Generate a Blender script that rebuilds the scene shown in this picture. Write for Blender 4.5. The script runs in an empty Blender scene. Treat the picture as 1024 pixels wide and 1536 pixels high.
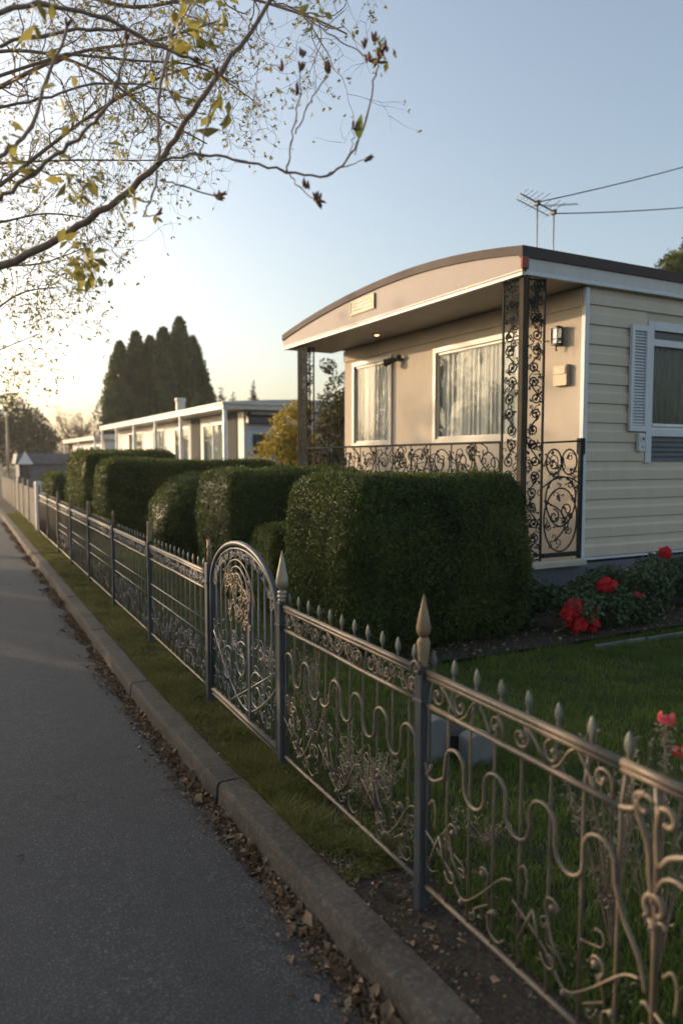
import bpy, math, random
import numpy as np
from mathutils import Vector, noise as mnoise

random.seed(7)
rng = np.random.default_rng(7)
sc = bpy.context.scene
COL = sc.collection
PI = math.pi

# ------------------------------------------------------------------ camera
YAW = math.atan(610 / 1130.0); PIT = math.atan(78 / 1130.0); EYE = 1.6
cam_d = bpy.data.cameras.new('camera'); cam = bpy.data.objects.new('camera', cam_d); COL.objects.link(cam)
cam.location = (0, 0, EYE)
cam.rotation_euler = (PI / 2 - PIT, 0, -YAW)
cam_d.sensor_fit = 'HORIZONTAL'; cam_d.sensor_width = 36; cam_d.lens = 36 * 1130 / 1024
cam_d.clip_end = 3000; cam_d.clip_start = .05
cam_d.dof.use_dof = True; cam_d.dof.focus_distance = 4.4; cam_d.dof.aperture_fstop = 2.6
sc.camera = cam
_R = np.array((math.cos(YAW), -math.sin(YAW), 0.))
_F = np.array((math.sin(YAW) * math.cos(PIT), math.cos(YAW) * math.cos(PIT), -math.sin(PIT)))
_U = np.array((math.sin(YAW) * math.sin(PIT), math.cos(YAW) * math.sin(PIT), math.cos(PIT)))
def at(u, v, D):
    """world position surveyed from the photograph at distance D"""
    return np.array((0, 0, EYE)) + D * (_F + (u - 512) / 1130. * _R + (768 - v) / 1130. * _U)

# ------------------------------------------------------------------ objects
def tag(o, label=None, cat=None, group=None, kind=None):
    if label: o['label'] = label
    if cat: o['category'] = cat
    if group: o['group'] = group
    if kind: o['kind'] = kind
    return o
def empty(name, loc=(0, 0, 0)):
    o = bpy.data.objects.new(name, None); COL.objects.link(o); o.location = loc
    o.empty_display_size = .1
    return o
def link(name, me, parent):
    o = bpy.data.objects.new(name, me); COL.objects.link(o)
    if parent is not None:
        o.parent = parent
        w = Vector((0, 0, 0)); p = parent
        while p is not None: w += p.location; p = p.parent
        o.location = -w
    return o

class MB:
    def __init__(s): s.v = []; s.f = []; s.mi = []; s.n = 0
    def add(s, vs, fs, mi=0):
        for f in fs: s.f.append([i + s.n for i in f]); s.mi.append(mi)
        s.v.extend([tuple(map(float, p)) for p in vs]); s.n += len(vs)
    def box(s, x0, x1, y0, y1, z0, z1, mi=0):
        s.add([(x0,y0,z0),(x1,y0,z0),(x1,y1,z0),(x0,y1,z0),(x0,y0,z1),(x1,y0,z1),(x1,y1,z1),(x0,y1,z1)],
              [(0,3,2,1),(4,5,6,7),(0,1,5,4),(1,2,6,5),(2,3,7,6),(3,0,4,7)], mi)
    def cbox(s, x0, x1, y0, y1, z0, z1, c=.006, mi=0):
        """box with chamfered vertical edges and top"""
        def ring(z, k): return [(x0+k,y0,z),(x1-k,y0,z),(x1,y0+k,z),(x1,y1-k,z),(x1-k,y1,z),(x0+k,y1,z),(x0,y1-k,z),(x0,y0+k,z)]
        def inn(z, k): return [(x0+2*k,y0+k,z),(x1-2*k,y0+k,z),(x1-k,y0+2*k,z),(x1-k,y1-2*k,z),(x1-2*k,y1-k,z),(x0+2*k,y1-k,z),(x0+k,y1-2*k,z),(x0+k,y0+2*k,z)]
        V = ring(z0, c) + ring(z1 - c, c) + inn(z1, c)
        F = [tuple(range(7, -1, -1)), tuple(range(16, 24))]
        for b in (0, 8):
            for i in range(8): F.append((b+i, b+(i+1) % 8, b+8+(i+1) % 8, b+8+i))
        s.add(V, F, mi)
    def tube(s, pts, r, n=6, mi=0, caps=True, closed=False):
        pts = [np.array(p, float) for p in pts]; m = len(pts)
        if m < 2: return
        rr = list(r) if hasattr(r, '__len__') else [r] * m
        tans = []
        for i in range(m):
            if closed: t = pts[(i+1) % m] - pts[i-1]
            else: t = pts[min(i+1, m-1)] - pts[max(i-1, 0)]
            l = math.sqrt(t @ t); tans.append(t / l if l > 1e-9 else np.array((0, 0, 1.)))
        t = tans[0]; a = np.array((0, 0, 1.)) if abs(t[2]) < .8 else np.array((1., 0, 0))
        nrm = np.cross(t, a); nrm /= math.sqrt(nrm @ nrm)
        V = []
        for i in range(m):
            t = tans[i]; nrm = nrm - (nrm @ t) * t; l = math.sqrt(nrm @ nrm)
            nrm = nrm / l if l > 1e-6 else nrm; b = np.cross(t, nrm)
            for k in range(n):
                an = 2 * PI * (k + .5) / n
                V.append(pts[i] + rr[i] * (math.cos(an) * nrm + math.sin(an) * b))
        F = []
        for i in range(m if closed else m - 1):
            j = (i + 1) % m
            for k in range(n): F.append((i*n+k, i*n+(k+1) % n, j*n+(k+1) % n, j*n+k))
        if caps and not closed: F.append(tuple(range(n-1, -1, -1))); F.append(tuple((m-1)*n+k for k in range(n)))
        s.add(V, F, mi)
    def lathe(s, prof, c, n=14, mi=0, sq=1.):
        V = []; F = []; m = len(prof)
        for r, z in prof:
            for k in range(n):
                a = 2*PI*k/n; V.append((c[0]+r*math.cos(a), c[1]+r*sq*math.sin(a), c[2]+z))
        for i in range(m-1):
            for k in range(n): F.append((i*n+k, i*n+(k+1) % n, (i+1)*n+(k+1) % n, (i+1)*n+k))
        F.append(tuple(range(n-1, -1, -1))); F.append(tuple((m-1)*n+k for k in range(n)))
        s.add(V, F, mi)
    def blob(s, c, r, n=6, mi=0):
        if not hasattr(r, '__len__'): r = (r, r, r)
        V = []; F = []
        for i in range(n+1):
            th = PI*i/n
            for k in range(n+2):
                a = 2*PI*k/(n+2); V.append((c[0]+r[0]*math.sin(th)*math.cos(a), c[1]+r[1]*math.sin(th)*math.sin(a), c[2]+r[2]*math.cos(th)))
        for i in range(n):
            for k in range(n+2): F.append((i*(n+2)+k, (i+1)*(n+2)+k, (i+1)*(n+2)+(k+1) % (n+2), i*(n+2)+(k+1) % (n+2)))
        s.add(V, F, mi)
    def prism(s, poly, axis, a, b, mi=0):
        """poly of 2D points extruded along axis from a to b"""
        def mk(p, t):
            if axis == 'x': return (t, p[0], p[1])
            if axis == 'y': return (p[0], t, p[1])
            return (p[0], p[1], t)
        n = len(poly); V = [mk(p, a) for p in poly] + [mk(p, b) for p in poly]
        s.add(V, [tuple(range(n)), tuple(range(2*n-1, n-1, -1))] + [(i, i+n, (i+1) % n+n, (i+1) % n) for i in range(n)], mi)
    def build(s, name, mat, parent=None, smooth=False, bevel=0):
        me = bpy.data.meshes.new(name); me.from_pydata(s.v, [], s.f); me.update()
        mats = mat if isinstance(mat, (list, tuple)) else [mat]
        for m in mats: me.materials.append(m)
        if len(mats) > 1: me.polygons.foreach_set('material_index', s.mi)
        if smooth: me.polygons.foreach_set('use_smooth', [True] * len(me.polygons))
        # make closed shells point outwards
        import bmesh
        bm = bmesh.new(); bm.from_mesh(me); bmesh.ops.recalc_face_normals(bm, faces=bm.faces); bm.to_mesh(me); bm.free()
        o = link(name, me, parent)
        if bevel:
            b = o.modifiers.new('bevel', 'BEVEL'); b.width = bevel; b.segments = 2; b.limit_method = 'ANGLE'
        return o

# ------------------------------------------------------------------ node materials
def mat(name):
    m = bpy.data.materials.new(name); m.use_nodes = True
    nt = m.node_tree; return m, nt, nt.nodes['Principled BSDF'], nt.nodes['Material Output']
def N(nt, typ, **kw):
    n = nt.nodes.new(typ)
    for k, v in kw.items():
        if k.startswith('i_'): n.inputs[k[2:].replace('_', ' ')].default_value = v
        else: setattr(n, k, v)
    return n
def ramp(nt, fac, stops):
    r = nt.nodes.new('ShaderNodeValToRGB'); e = r.color_ramp.elements
    while len(e) < len(stops): e.new(.5)
    for i, (p, c) in enumerate(stops): e[i].position = p; e[i].color = (*c, 1)
    nt.links.new(fac, r.inputs[0]); return r.outputs[0]
def noise(nt, scale, detail=4, rough=.55, coord='Object', vec=None):
    tc = nt.nodes.new('ShaderNodeTexCoord'); n = nt.nodes.new('ShaderNodeTexNoise')
    n.inputs['Scale'].default_value = scale; n.inputs['Detail'].default_value = detail; n.inputs['Roughness'].default_value = rough
    src = tc.outputs[coord]
    if vec:
        mp = nt.nodes.new('ShaderNodeMapping'); mp.inputs['Scale'].default_value = vec; nt.links.new(src, mp.inputs[0]); src = mp.outputs[0]
    nt.links.new(src, n.inputs['Vector']); return n.outputs['Fac']
def mix(nt, f, a, b, mode='MIX'):
    m = nt.nodes.new('ShaderNodeMixRGB'); m.blend_type = mode
    for i, x in ((0, f), (1, a), (2, b)):
        if hasattr(x, 'links') or isinstance(x, bpy.types.NodeSocket): nt.links.new(x, m.inputs[i])
        elif isinstance(x, (int, float)): m.inputs[i].default_value = x
        else: m.inputs[i].default_value = (*x, 1)
    return m.outputs[0]
def bump(nt, b, h, st, dist=.01):
    n = nt.nodes.new('ShaderNodeBump'); n.inputs['Strength'].default_value = st; n.inputs['Distance'].default_value = dist
    nt.links.new(h, n.inputs['Height']); nt.links.new(n.outputs[0], b.inputs['Normal'])
def paint(name, c1, c2, rough=.5, scale=6, metal=0, bmp=.15, c3=None, vec=None, fine=120, r2=None):
    m, nt, b, o = mat(name)
    n1 = noise(nt, scale, 6, .6, vec=vec)
    col = ramp(nt, n1, [(.32, c1), (.68, c2)])
    if c3 is not None:
        n3 = noise(nt, scale * 3.1, 8, .7, vec=vec)
        f = ramp(nt, n3, [(.60, (0, 0, 0)), (.70, (1, 1, 1))]); col = mix(nt, f, col, c3)
    nt.links.new(col, b.inputs['Base Color'])
    rr = ramp(nt, n1, [(.3, (rough,)*3), (.7, ((r2 or rough + .12),)*3)]); nt.links.new(rr, b.inputs['Roughness'])
    b.inputs['Metallic'].default_value = metal
    bump(nt, b, noise(nt, fine, 3), bmp, .002)
    return m
def matte(m, v):
    m.node_tree.nodes['Principled BSDF'].inputs['Specular IOR Level'].default_value = v; return m
def foliage(name, dark, mid, light, rough=.45, trans=.3, sp=.35):
    m, nt, b, o = mat(name)
    a = nt.nodes.new('ShaderNodeAttribute'); a.attribute_name = 'tint'
    col = ramp(nt, a.outputs['Fac'], [(0, dark), (.5, mid), (1, light)])
    big = noise(nt, 1.7, 3)
    col = mix(nt, ramp(nt, big, [(.35, (0, 0, 0)), (.7, (.45,)*3)]), col, light)
    nt.links.new(col, b.inputs['Base Color']); b.inputs['Roughness'].default_value = rough
    b.inputs['Specular IOR Level'].default_value = sp
    t = nt.nodes.new('ShaderNodeBsdfTranslucent'); mx = nt.nodes.new('ShaderNodeMixShader'); mx.inputs[0].default_value = trans
    nt.links.new(mix(nt, .5, col, light), t.inputs[0]); nt.links.new(b.outputs[0], mx.inputs[1]); nt.links.new(t.outputs[0], mx.inputs[2])
    nt.links.new(mx.outputs[0], o.inputs[0]); return m

M = {}
# asphalt
m, nt, b, o = mat('asphalt'); big = noise(nt, .55, 5); fine = noise(nt, 140, 2, .6); mid = noise(nt, 14, 7, .75)
c = ramp(nt, big, [(.3, (.026, .027, .030)), (.7, (.042, .042, .044))])
c = mix(nt, ramp(nt, fine, [(.54, (0, 0, 0)), (.66, (1, 1, 1))]), c, (.165, .158, .148))
c = mix(nt, ramp(nt, mid, [(.35, (.45,)*3), (.6, (0, 0, 0))]), c, (.018, .018, .020))
tc_ = nt.nodes.new('ShaderNodeTexCoord'); wn = nt.nodes.new('ShaderNodeTexNoise'); wn.inputs['Scale'].default_value = 2.2; wn.inputs['Detail'].default_value = 5; nt.links.new(tc_.outputs['Object'], wn.inputs['Vector'])
va = nt.nodes.new('ShaderNodeVectorMath'); va.operation = 'ADD'; nt.links.new(tc_.outputs['Object'], va.inputs[0]); nt.links.new(wn.outputs['Color'], va.inputs[1])
vo = nt.nodes.new('ShaderNodeTexVoronoi'); vo.feature = 'DISTANCE_TO_EDGE'; vo.inputs['Scale'].default_value = .42; nt.links.new(va.outputs[0], vo.inputs['Vector'])
cr_ = ramp(nt, vo.outputs['Distance'], [(0, (.75,)*3), (.006, (0, 0, 0))]); cm_ = ramp(nt, noise(nt, .7, 2), [(.48, (0, 0, 0)), (.62, (1, 1, 1))]); crk = mix(nt, 1., cr_, cm_, 'MULTIPLY')
c = mix(nt, crk, c, (.012, .012, .013)); c = mix(nt, ramp(nt, noise(nt, 1.6, 7, .7, vec=(1.6, .45, 1)), [(.52, (0, 0, 0)), (.72, (.55,)*3)]), c, (.028, .028, .030))
nt.links.new(c, b.inputs['Base Color']); b.inputs['Roughness'].default_value = .82
bump(nt, b, fine, .6, .004); M['asphalt'] = m
# kerb concrete
m, nt, b, o = mat('kerb_concrete'); a1 = noise(nt, 3.2, 8, .7); a2 = noise(nt, 45, 6, .8); a3 = noise(nt, 6, 9, .8)
c = ramp(nt, a1, [(.32, (.038, .029, .021)), (.68, (.105, .088, .070))])
c = mix(nt, ramp(nt, a3, [(.52, (0, 0, 0)), (.64, (.85,)*3)]), c, (.030, .030, .018))
c = mix(nt, ramp(nt, a2, [(.50, (0, 0, 0)), (.70, (.55,)*3)]), c, (.26, .225, .18))
nt.links.new(c, b.inputs['Base Color']); b.inputs['Roughness'].default_value = .9
bump(nt, b, a2, .8, .008); M['kerb'] = m
def earth(name, c1, c2, c3):
    m, nt, b, o = mat(name); a1 = noise(nt, 2.2, 8, .7); a2 = noise(nt, 55, 6, .75)
    c = ramp(nt, a1, [(.35, c1), (.65, c2)]); c = mix(nt, ramp(nt, a2, [(.45, (0, 0, 0)), (.7, (1, 1, 1))]), c, c3)
    nt.links.new(c, b.inputs['Base Color']); b.inputs['Roughness'].default_value = .95; bump(nt, b, a2, 1, .02); return m
M['lawn'] = earth('lawn_soil', (.016, .022, .008), (.03, .04, .012), (.035, .038, .016))
M['soil'] = earth('soil', (.020, .014, .009), (.045, .033, .021), (.11, .085, .055))
M['field'] = earth('field', (.03, .045, .015), (.05, .06, .02), (.07, .07, .03))

M['post'] = paint('post_paint', (.040, .048, .058), (.066, .076, .086), .42, 9, .2, .2, (.10, .085, .06))
M['iron'] = paint('aged_iron_paint', (.12, .092, .066), (.20, .155, .11), .42, 14, .15, .35, (.09, .062, .04))
m, nt, b, o = mat('fresh_leaf'); c = ramp(nt, noise(nt, 40, 3), [(.3, (.10, .15, .02)), (.7, (.22, .26, .04))]); nt.links.new(c, b.inputs['Base Color']); b.inputs['Roughness'].default_value = .45
t_ = nt.nodes.new('ShaderNodeBsdfTranslucent'); nt.links.new(c, t_.inputs[0]); mx = nt.nodes.new('ShaderNodeMixShader'); mx.inputs[0].default_value = .5; nt.links.new(b.outputs[0], mx.inputs[1]); nt.links.new(t_.outputs[0], mx.inputs[2]); nt.links.new(mx.outputs[0], o.inputs[0]); M['greenleaf'] = m
M['crest'] = paint('worn_bronze', (.10, .085, .06), (.24, .17, .09), .5, 12, .1, .3, (.06, .06, .055))
M['steel'] = paint('steel_grey_paint', (.10, .105, .11), (.17, .17, .17), .4, 14, .25, .3, (.08, .06, .045))
M['slat'] = paint('weathered_slat', (.20, .175, .15), (.32, .28, .24), .7, 9, 0, .3, (.12, .10, .08))
M['tips'] = paint('spear_tip_paint', (.09, .105, .095), (.17, .175, .145), .45, 20, .2, .2)
M['gold'] = paint('gold_patina', (.20, .135, .07), (.29, .205, .115), .5, 18, .2, .25, (.18, .13, .07))
M['darkiron'] = paint('dark_green_iron', (.010, .015, .014), (.022, .028, .026), .75, 16, .0, .25, (.04, .028, .02))
M['tan'] = paint('tan_post_paint', (.33, .25, .16), (.42, .33, .22), .45, 5, 0, .1)
M['stucco'] = paint('stucco_wall', (.42, .36, .29), (.53, .46, .375), .85, 1.1, 0, .3, (.39, .335, .27), vec=(1, 1, .4), fine=70)
M['siding'] = paint('siding_paint', (.50, .42, .325), (.58, .49, .385), .5, 1.0, 0, .12, (.45, .375, .285), vec=(2.5, 1, .5), fine=60)
M['fascia'] = paint('fascia_paint', (.28, .24, .22), (.35, .30, .275), .66, 1.6, .0, .08)
M['fascia_w'] = paint('white_fascia', (.46, .43, .42), (.55, .52, .50), .42, 1.2, 0, .08, (.40, .36, .33), vec=(3, 1, .5))
M['roof'] = paint('brown_roof_edge', (.045, .031, .029), (.068, .048, .043), .75, 3, 0, .1)
M['soffit'] = paint('soffit_paint', (.30, .265, .22), (.36, .32, .265), .5, 2.0, 0, .1)
M['trim'] = paint('cream_trim', (.48, .44, .38), (.58, .53, .45), .4, 4, 0, .1)
M['white'] = paint('white_paint', (.70, .71, .72), (.80, .80, .80), .4, 4, 0, .1)
M['shutter'] = paint('shutter_paint', (.52, .54, .57), (.62, .63, .65), .45, 4, 0, .12)
M['skirt'] = paint('skirting', (.12, .13, .145), (.18, .19, .20), .85, 4, 0, .5, (.09, .09, .09))
M['stone'] = paint('pale_concrete', (.12, .122, .122), (.19, .185, .175), .85, 5, 0, .5, (.22, .2, .16))
M['step'] = paint('porch_floor', (.40, .35, .27), (.50, .44, .35), .6, 5, 0, .3)
M['dark'] = paint('dark_metal', (.02, .021, .023), (.045, .045, .048), .4, 8, .2, .1)
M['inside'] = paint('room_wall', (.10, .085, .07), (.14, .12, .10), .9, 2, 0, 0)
M['louvre'] = paint('dark_louvre', (.035, .036, .04), (.06, .06, .065), .35, 6, .1, .1)
M['alum'] = paint('antenna_alu', (.30, .29, .29), (.42, .40, .39), .45, 10, .6, .1)
M['cable'] = paint('cable_rubber', (.05, .05, .055), (.07, .07, .075), .6, 10, 0, 0)
M['rust'] = paint('rust', (.18, .03, .02), (.38, .12, .09), .8, 25, 0, .5, (.5, .42, .36))
M['trail_w'] = paint('bluish_white_wall', (.50, .54, .60), (.60, .63, .68), .6, 1.2, 0, .1, vec=(.4, .4, 3))
M['trail_roof'] = paint('pale_roof', (.42, .42, .44), (.52, .51, .50), .5, 1.2, 0, .1)
M['slate'] = paint('slate_roof', (.10, .11, .13), (.16, .17, .19), .7, 5, 0, .3)
M['bark'] = paint('bark', (.10, .075, .055), (.19, .15, .12), .85, 25, 0, .8, (.07, .06, .045), fine=90)
M['twig'] = paint('twig_bark', (.17, .115, .085), (.32, .23, .165), .7, 40, 0, .3)
M['budp'] = paint('bud_scale', (.16, .075, .045), (.26, .13, .075), .6, 40, 0, .2)
M['plaque'] = paint('cast_plaque', (.26, .21, .14), (.36, .29, .20), .5, 20, .2, .2)
def fabric(name, c1, c2, sc_=1, tr=.35):
    m, nt, b, o = mat(name); n1 = noise(nt, 7 * sc_, 4, vec=(3, 3, .35))
    c = ramp(nt, n1, [(.3, c1), (.7, c2)]); nt.links.new(c, b.inputs['Base Color']); b.inputs['Roughness'].default_value = .9
    t = nt.nodes.new('ShaderNodeBsdfTranslucent'); nt.links.new(c, t.inputs[0]); mx = nt.nodes.new('ShaderNodeMixShader'); mx.inputs[0].default_value = tr
    nt.links.new(b.outputs[0], mx.inputs[1]); nt.links.new(t.outputs[0], mx.inputs[2]); nt.links.new(mx.outputs[0], o.inputs[0]); return m
M['curtain'] = fabric('sheer_curtain', (.60, .57, .51), (.88, .85, .79), 2.2, .2)
M['curtain_d'] = fabric('patterned_curtain', (.16, .15, .12), (.34, .31, .25), 1.4)
m, nt, b, o = mat('window_glass'); nt.nodes.remove(b)
gl = nt.nodes.new('ShaderNodeBsdfGlossy'); gl.inputs['Roughness'].default_value = .015; gl.inputs[0].default_value = (.9, .92, .95, 1)
tr = nt.nodes.new('ShaderNodeBsdfTransparent'); tr.inputs[0].default_value = (.80, .84, .84, 1)
lw = nt.nodes.new('ShaderNodeLayerWeight'); lw.inputs[0].default_value = .5
pw = nt.nodes.new('ShaderNodeMath'); pw.operation = 'POWER'; pw.inputs[1].default_value = 4.; nt.links.new(lw.outputs['Facing'], pw.inputs[0])
fr = nt.nodes.new('ShaderNodeMath'); fr.operation = 'MULTIPLY_ADD'; fr.inputs[1].default_value = .35; fr.inputs[2].default_value = .012; nt.links.new(pw.outputs[0], fr.inputs[0])
mx = nt.nodes.new('ShaderNodeMixShader'); nt.links.new(fr.outputs[0], mx.inputs[0]); nt.links.new(tr.outputs[0], mx.inputs[1]); nt.links.new(gl.outputs[0], mx.inputs[2])
nt.links.new(mx.outputs[0], o.inputs[0]); M['glass'] = m
m, nt, b, o = mat('lamp_glass'); b.inputs['Base Color'].default_value = (.75, .78, .8, 1); b.inputs['Roughness'].default_value = .12; b.inputs['Transmission Weight'].default_value = .3; M['lampglass'] = m

M['hedge'] = foliage('hedge_leaf', (.008, .020, .004), (.034, .062, .012), (.14, .18, .035), .5, .28, .25)
M['hedge2'] = foliage('far_hedge_leaf', (.012, .028, .005), (.045, .078, .013), (.16, .19, .03), .55, .3, .2)
M['cypress'] = foliage('cypress_leaf', (.012, .026, .008), (.05, .078, .024), (.13, .16, .05), .6, .2, .2)
M['yellow'] = foliage('golden_shrub_leaf', (.10, .09, .012), (.26, .21, .022), (.50, .38, .05), .5, .35, .2)
M['darktree'] = foliage('dark_tree_leaf', (.022, .028, .010), (.05, .055, .018), (.11, .085, .025), .5, .25, .2)
M['greentree'] = foliage('green_tree_leaf', (.03, .05, .015), (.07, .09, .025), (.12, .13, .04), .5, .3, .2)
M['shrub'] = foliage('bed_shrub_leaf', (.018, .038, .017), (.045, .08, .035), (.10, .14, .065), .45, .2, .35)
M['bud'] = foliage('spring_leaf', (.12, .085, .03), (.24, .20, .045), (.38, .34, .09), .5, .45, .25)
M['budtip'] = foliage('bud_brown', (.12, .06, .035), (.20, .11, .05), (.30, .18, .08), .6, .2, .2)
M['grass'] = foliage('grass_blade', (.040, .078, .012), (.085, .14, .022), (.20, .25, .045), .5, .3, .25)
M['grass_v'] = foliage('verge_grass', (.045, .065, .014), (.095, .115, .024), (.27, .24, .07), .5, .35, .25)
M['dry'] = foliage('dry_plant', (.14, .11, .07), (.26, .21, .14), (.42, .36, .26), .8, .3, .1)
M['frost'] = foliage('silver_foliage', (.13, .13, .09), (.26, .26, .18), (.42, .40, .28), .7, .3, .1)
M['litter'] = foliage('fallen_leaf', (.04, .025, .015), (.11, .068, .04), (.38, .26, .16), .75, .1, .2)
M['petal'] = foliage('red_petal', (.30, .003, .008), (.52, .008, .014), (.72, .03, .04), .5, .3, .2)
M['petal_p'] = foliage('pink_red_petal', (.55, .03, .05), (.75, .07, .10), (.85, .2, .2), .5, .3, .2)

# ------------------------------------------------------------------ numpy leaf meshes
def leaf_mesh(name, P, Nn, size, material, parent=None, aspect=.55, body=None, tint=None, up=None, fold=.25, rnd=.9):
    """P points, Nn leaf normals, size scalar or array: each leaf a folded four-cornered blade (two triangles)"""
    P = np.asarray(P, float); n = len(P); Nn = np.asarray(Nn, float) + rng.normal(0, rnd, (n, 3))
    Nn /= np.linalg.norm(Nn, axis=1)[:, None] + 1e-9
    A = rng.normal(0, 1, (n, 3)) if up is None else np.asarray(up, float) + rng.normal(0, .35, (n, 3))
    A -= (A * Nn).sum(1)[:, None] * Nn; A /= np.linalg.norm(A, axis=1)[:, None] + 1e-9
    B = np.cross(Nn, A); s = (np.ones(n) * size)[:, None] * rng.uniform(.65, 1.25, (n, 1))
    v = np.empty((n, 4, 3)); v[:, 0] = P; v[:, 1] = P + A*s*.5 + B*s*aspect*.5 + Nn*s*fold*.5
    v[:, 2] = P + A*s; v[:, 3] = P + A*s*.5 - B*s*aspect*.5 + Nn*s*fold*.5
    V = v.reshape(-1, 3); idx = np.arange(n)[:, None] * 4
    T = np.concatenate([idx + np.array((0, 1, 2)), idx + np.array((0, 2, 3))], 1).reshape(-1, 3)
    t = np.repeat(rng.uniform(0, 1, n) if tint is None else np.asarray(tint), 2)
    nb = 0
    if body is not None:
        bv, bf = body; nb = len(bv); V = np.concatenate([bv, V]); T = np.concatenate([bf, T + nb]); t = np.concatenate([np.full(len(bf), .0), t])
    me = bpy.data.meshes.new(name); me.vertices.add(len(V)); me.vertices.foreach_set('co', V.astype(np.float32).ravel())
    me.loops.add(len(T) * 3); me.loops.foreach_set('vertex_index', T.astype(np.int32).ravel())
    me.polygons.add(len(T)); me.polygons.foreach_set('loop_start', np.arange(0, len(T)*3, 3, dtype=np.int32))
    me.polygons.foreach_set('loop_total', np.full(len(T), 3, dtype=np.int32))
    me.update(calc_edges=True)
    at_ = me.attributes.new('tint', 'FLOAT', 'FACE'); at_.data.foreach_set('value', t.astype(np.float32))
    me.materials.append(material); me.validate()
    return link(name, me, parent)
def wob(P, k, seed, amp):
    r = np.random.default_rng(seed); out = np.zeros(len(P))
    for i in range(6):
        f = r.normal(0, 1, 3); f *= k * (1 + i*.6) / np.linalg.norm(f); out += np.sin(P @ f + r.uniform(0, 6.28)) / (1 + .5*i)
    return out * amp / 2.2

def hedge(label, x0, x1, y0, y1, h, rad, n, size, seed, material, amp=.03, taper=.0, name='clipped_hedge', group='clipped hedges along the fence', rot=0):
    c = np.array(((x0+x1)/2, (y0+y1)/2, h/2)); H = np.array(((x1-x0)/2, (y1-y0)/2, h/2)); r = min(rad, *(H*.98))
    def surf(q):      # q on the cube surface [-1,1]^3 -> position, normal
        p = q * H; inner = np.clip(p, -(H-r), H-r); d = p - inner
        d /= np.linalg.norm(d, axis=1)[:, None] + 1e-9
        s = inner + d * r; s[:, 2] = np.where(q[:, 2] <= -.999, -H[2], s[:, 2])
        k = 1 + .055*(1 - (s[:, 2]/H[2])**2) - taper*(s[:, 2]/H[2]); s[:, 0] *= k; s[:, 1] *= k
        w = wob(s, 3.2, seed, amp) + wob(s, 14, seed+1, amp*.35) + wob(s, 40, seed+2, amp*.25)
        s = s + d * w[:, None]; s[:, 2] = np.maximum(s[:, 2], -H[2])
        if rot:
            cr, sr = math.cos(rot), math.sin(rot); s = np.stack([s[:,0]*cr-s[:,1]*sr, s[:,0]*sr+s[:,1]*cr, s[:,2]], 1); d = np.stack([d[:,0]*cr-d[:,1]*sr, d[:,0]*sr+d[:,1]*cr, d[:,2]], 1)
        return s + c, d
    K = 22; g = np.linspace(-1, 1, K+1); bv = []; bf = []
    for ax in range(3):
        if True:
            for sg in (-1, 1):
                a, b2 = np.meshgrid(g, g, indexing='ij'); q = np.zeros((a.size, 3)); q[:, ax] = sg
                o_ = [i for i in range(3) if i != ax]; q[:, o_[0]] = a.ravel(); q[:, o_[1]] = b2.ravel()
                s_, d_ = surf(q); s_ = s_ - d_ * .055; base = sum(len(x) for x in bv); bv.append(s_)
                i, j = np.meshgrid(np.arange(K), np.arange(K), indexing='ij'); i = i.ravel(); j = j.ravel(); a0 = base + i*(K+1) + j
                f1 = np.stack([a0, a0+1, a0+K+2], 1); f2 = np.stack([a0, a0+K+2, a0+K+1], 1); bf += [f1, f2]
    areas = [H[1]*H[2], H[1]*H[2], H[0]*H[2], H[0]*H[2], H[0]*H[1]]; pr = np.array(areas) / sum(areas)
    w = rng.choice(5, n, p=pr); q = rng.uniform(-1, 1, (n, 3))
    for k, (ax, sg) in enumerate(((0, -1), (0, 1), (1, -1), (1, 1), (2, 1))): q[w == k, ax] = sg
    P, D = surf(q); P = P + D * rng.uniform(-.045, .012, (n, 1)); stray = rng.uniform(0, 1, n) < .02; P[stray] += D[stray] * rng.uniform(.01, .06, (stray.sum(), 1))
    gap = wob(P, 11, seed+21, 1.) < -1.0; P[gap] -= D[gap] * .05
    tn = np.clip(.36 + .2*wob(P, 9, seed+5, 1.) + rng.normal(0, .27, n), 0, 1)
    o_ = leaf_mesh(name, P, D, size, material, body=(np.concatenate(bv), np.concatenate(bf)), tint=tn, rnd=.95)
    return tag(o_, label, 'hedge', group)

def crown(name, blobs, n, size, material, parent, seed, aspect=.6, up=None, rnd=.9, shell=.75):
    """leaf clumps filling a set of ellipsoids (centre, radii)"""
    vol = np.array([b_[1][0]*b_[1][1]*b_[1][2] for b_ in blobs])**.66; w = rng.choice(len(blobs), n, p=vol/vol.sum())
    C = np.array([b_[0] for b_ in blobs])[w]; Rr = np.array([b_[1] for b_ in blobs])[w]
    d = rng.normal(0, 1, (n, 3)); d /= np.linalg.norm(d, axis=1)[:, None]
    rad = rng.uniform(shell**3, 1, n)**(1/3.) * (1 + .16*wob(d*3 + C, 2.2, seed, 1.) + .08*wob(d*3 + C, 7, seed+3, 1.))
    P = C + d * Rr * rad[:, None]
    keep = wob(P, 2.6 / max(.3, float(Rr.mean())), seed+9, 1.) > -.62
    P = P[keep]; d = d[keep]; tn = np.clip(.45 + .35*wob(P, 2.5, seed+4, 1.) + rng.normal(0, .18, len(P)), 0, 1)
    return leaf_mesh(name, P, d, size, material, parent, aspect, tint=tn, up=up, rnd=rnd)

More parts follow.
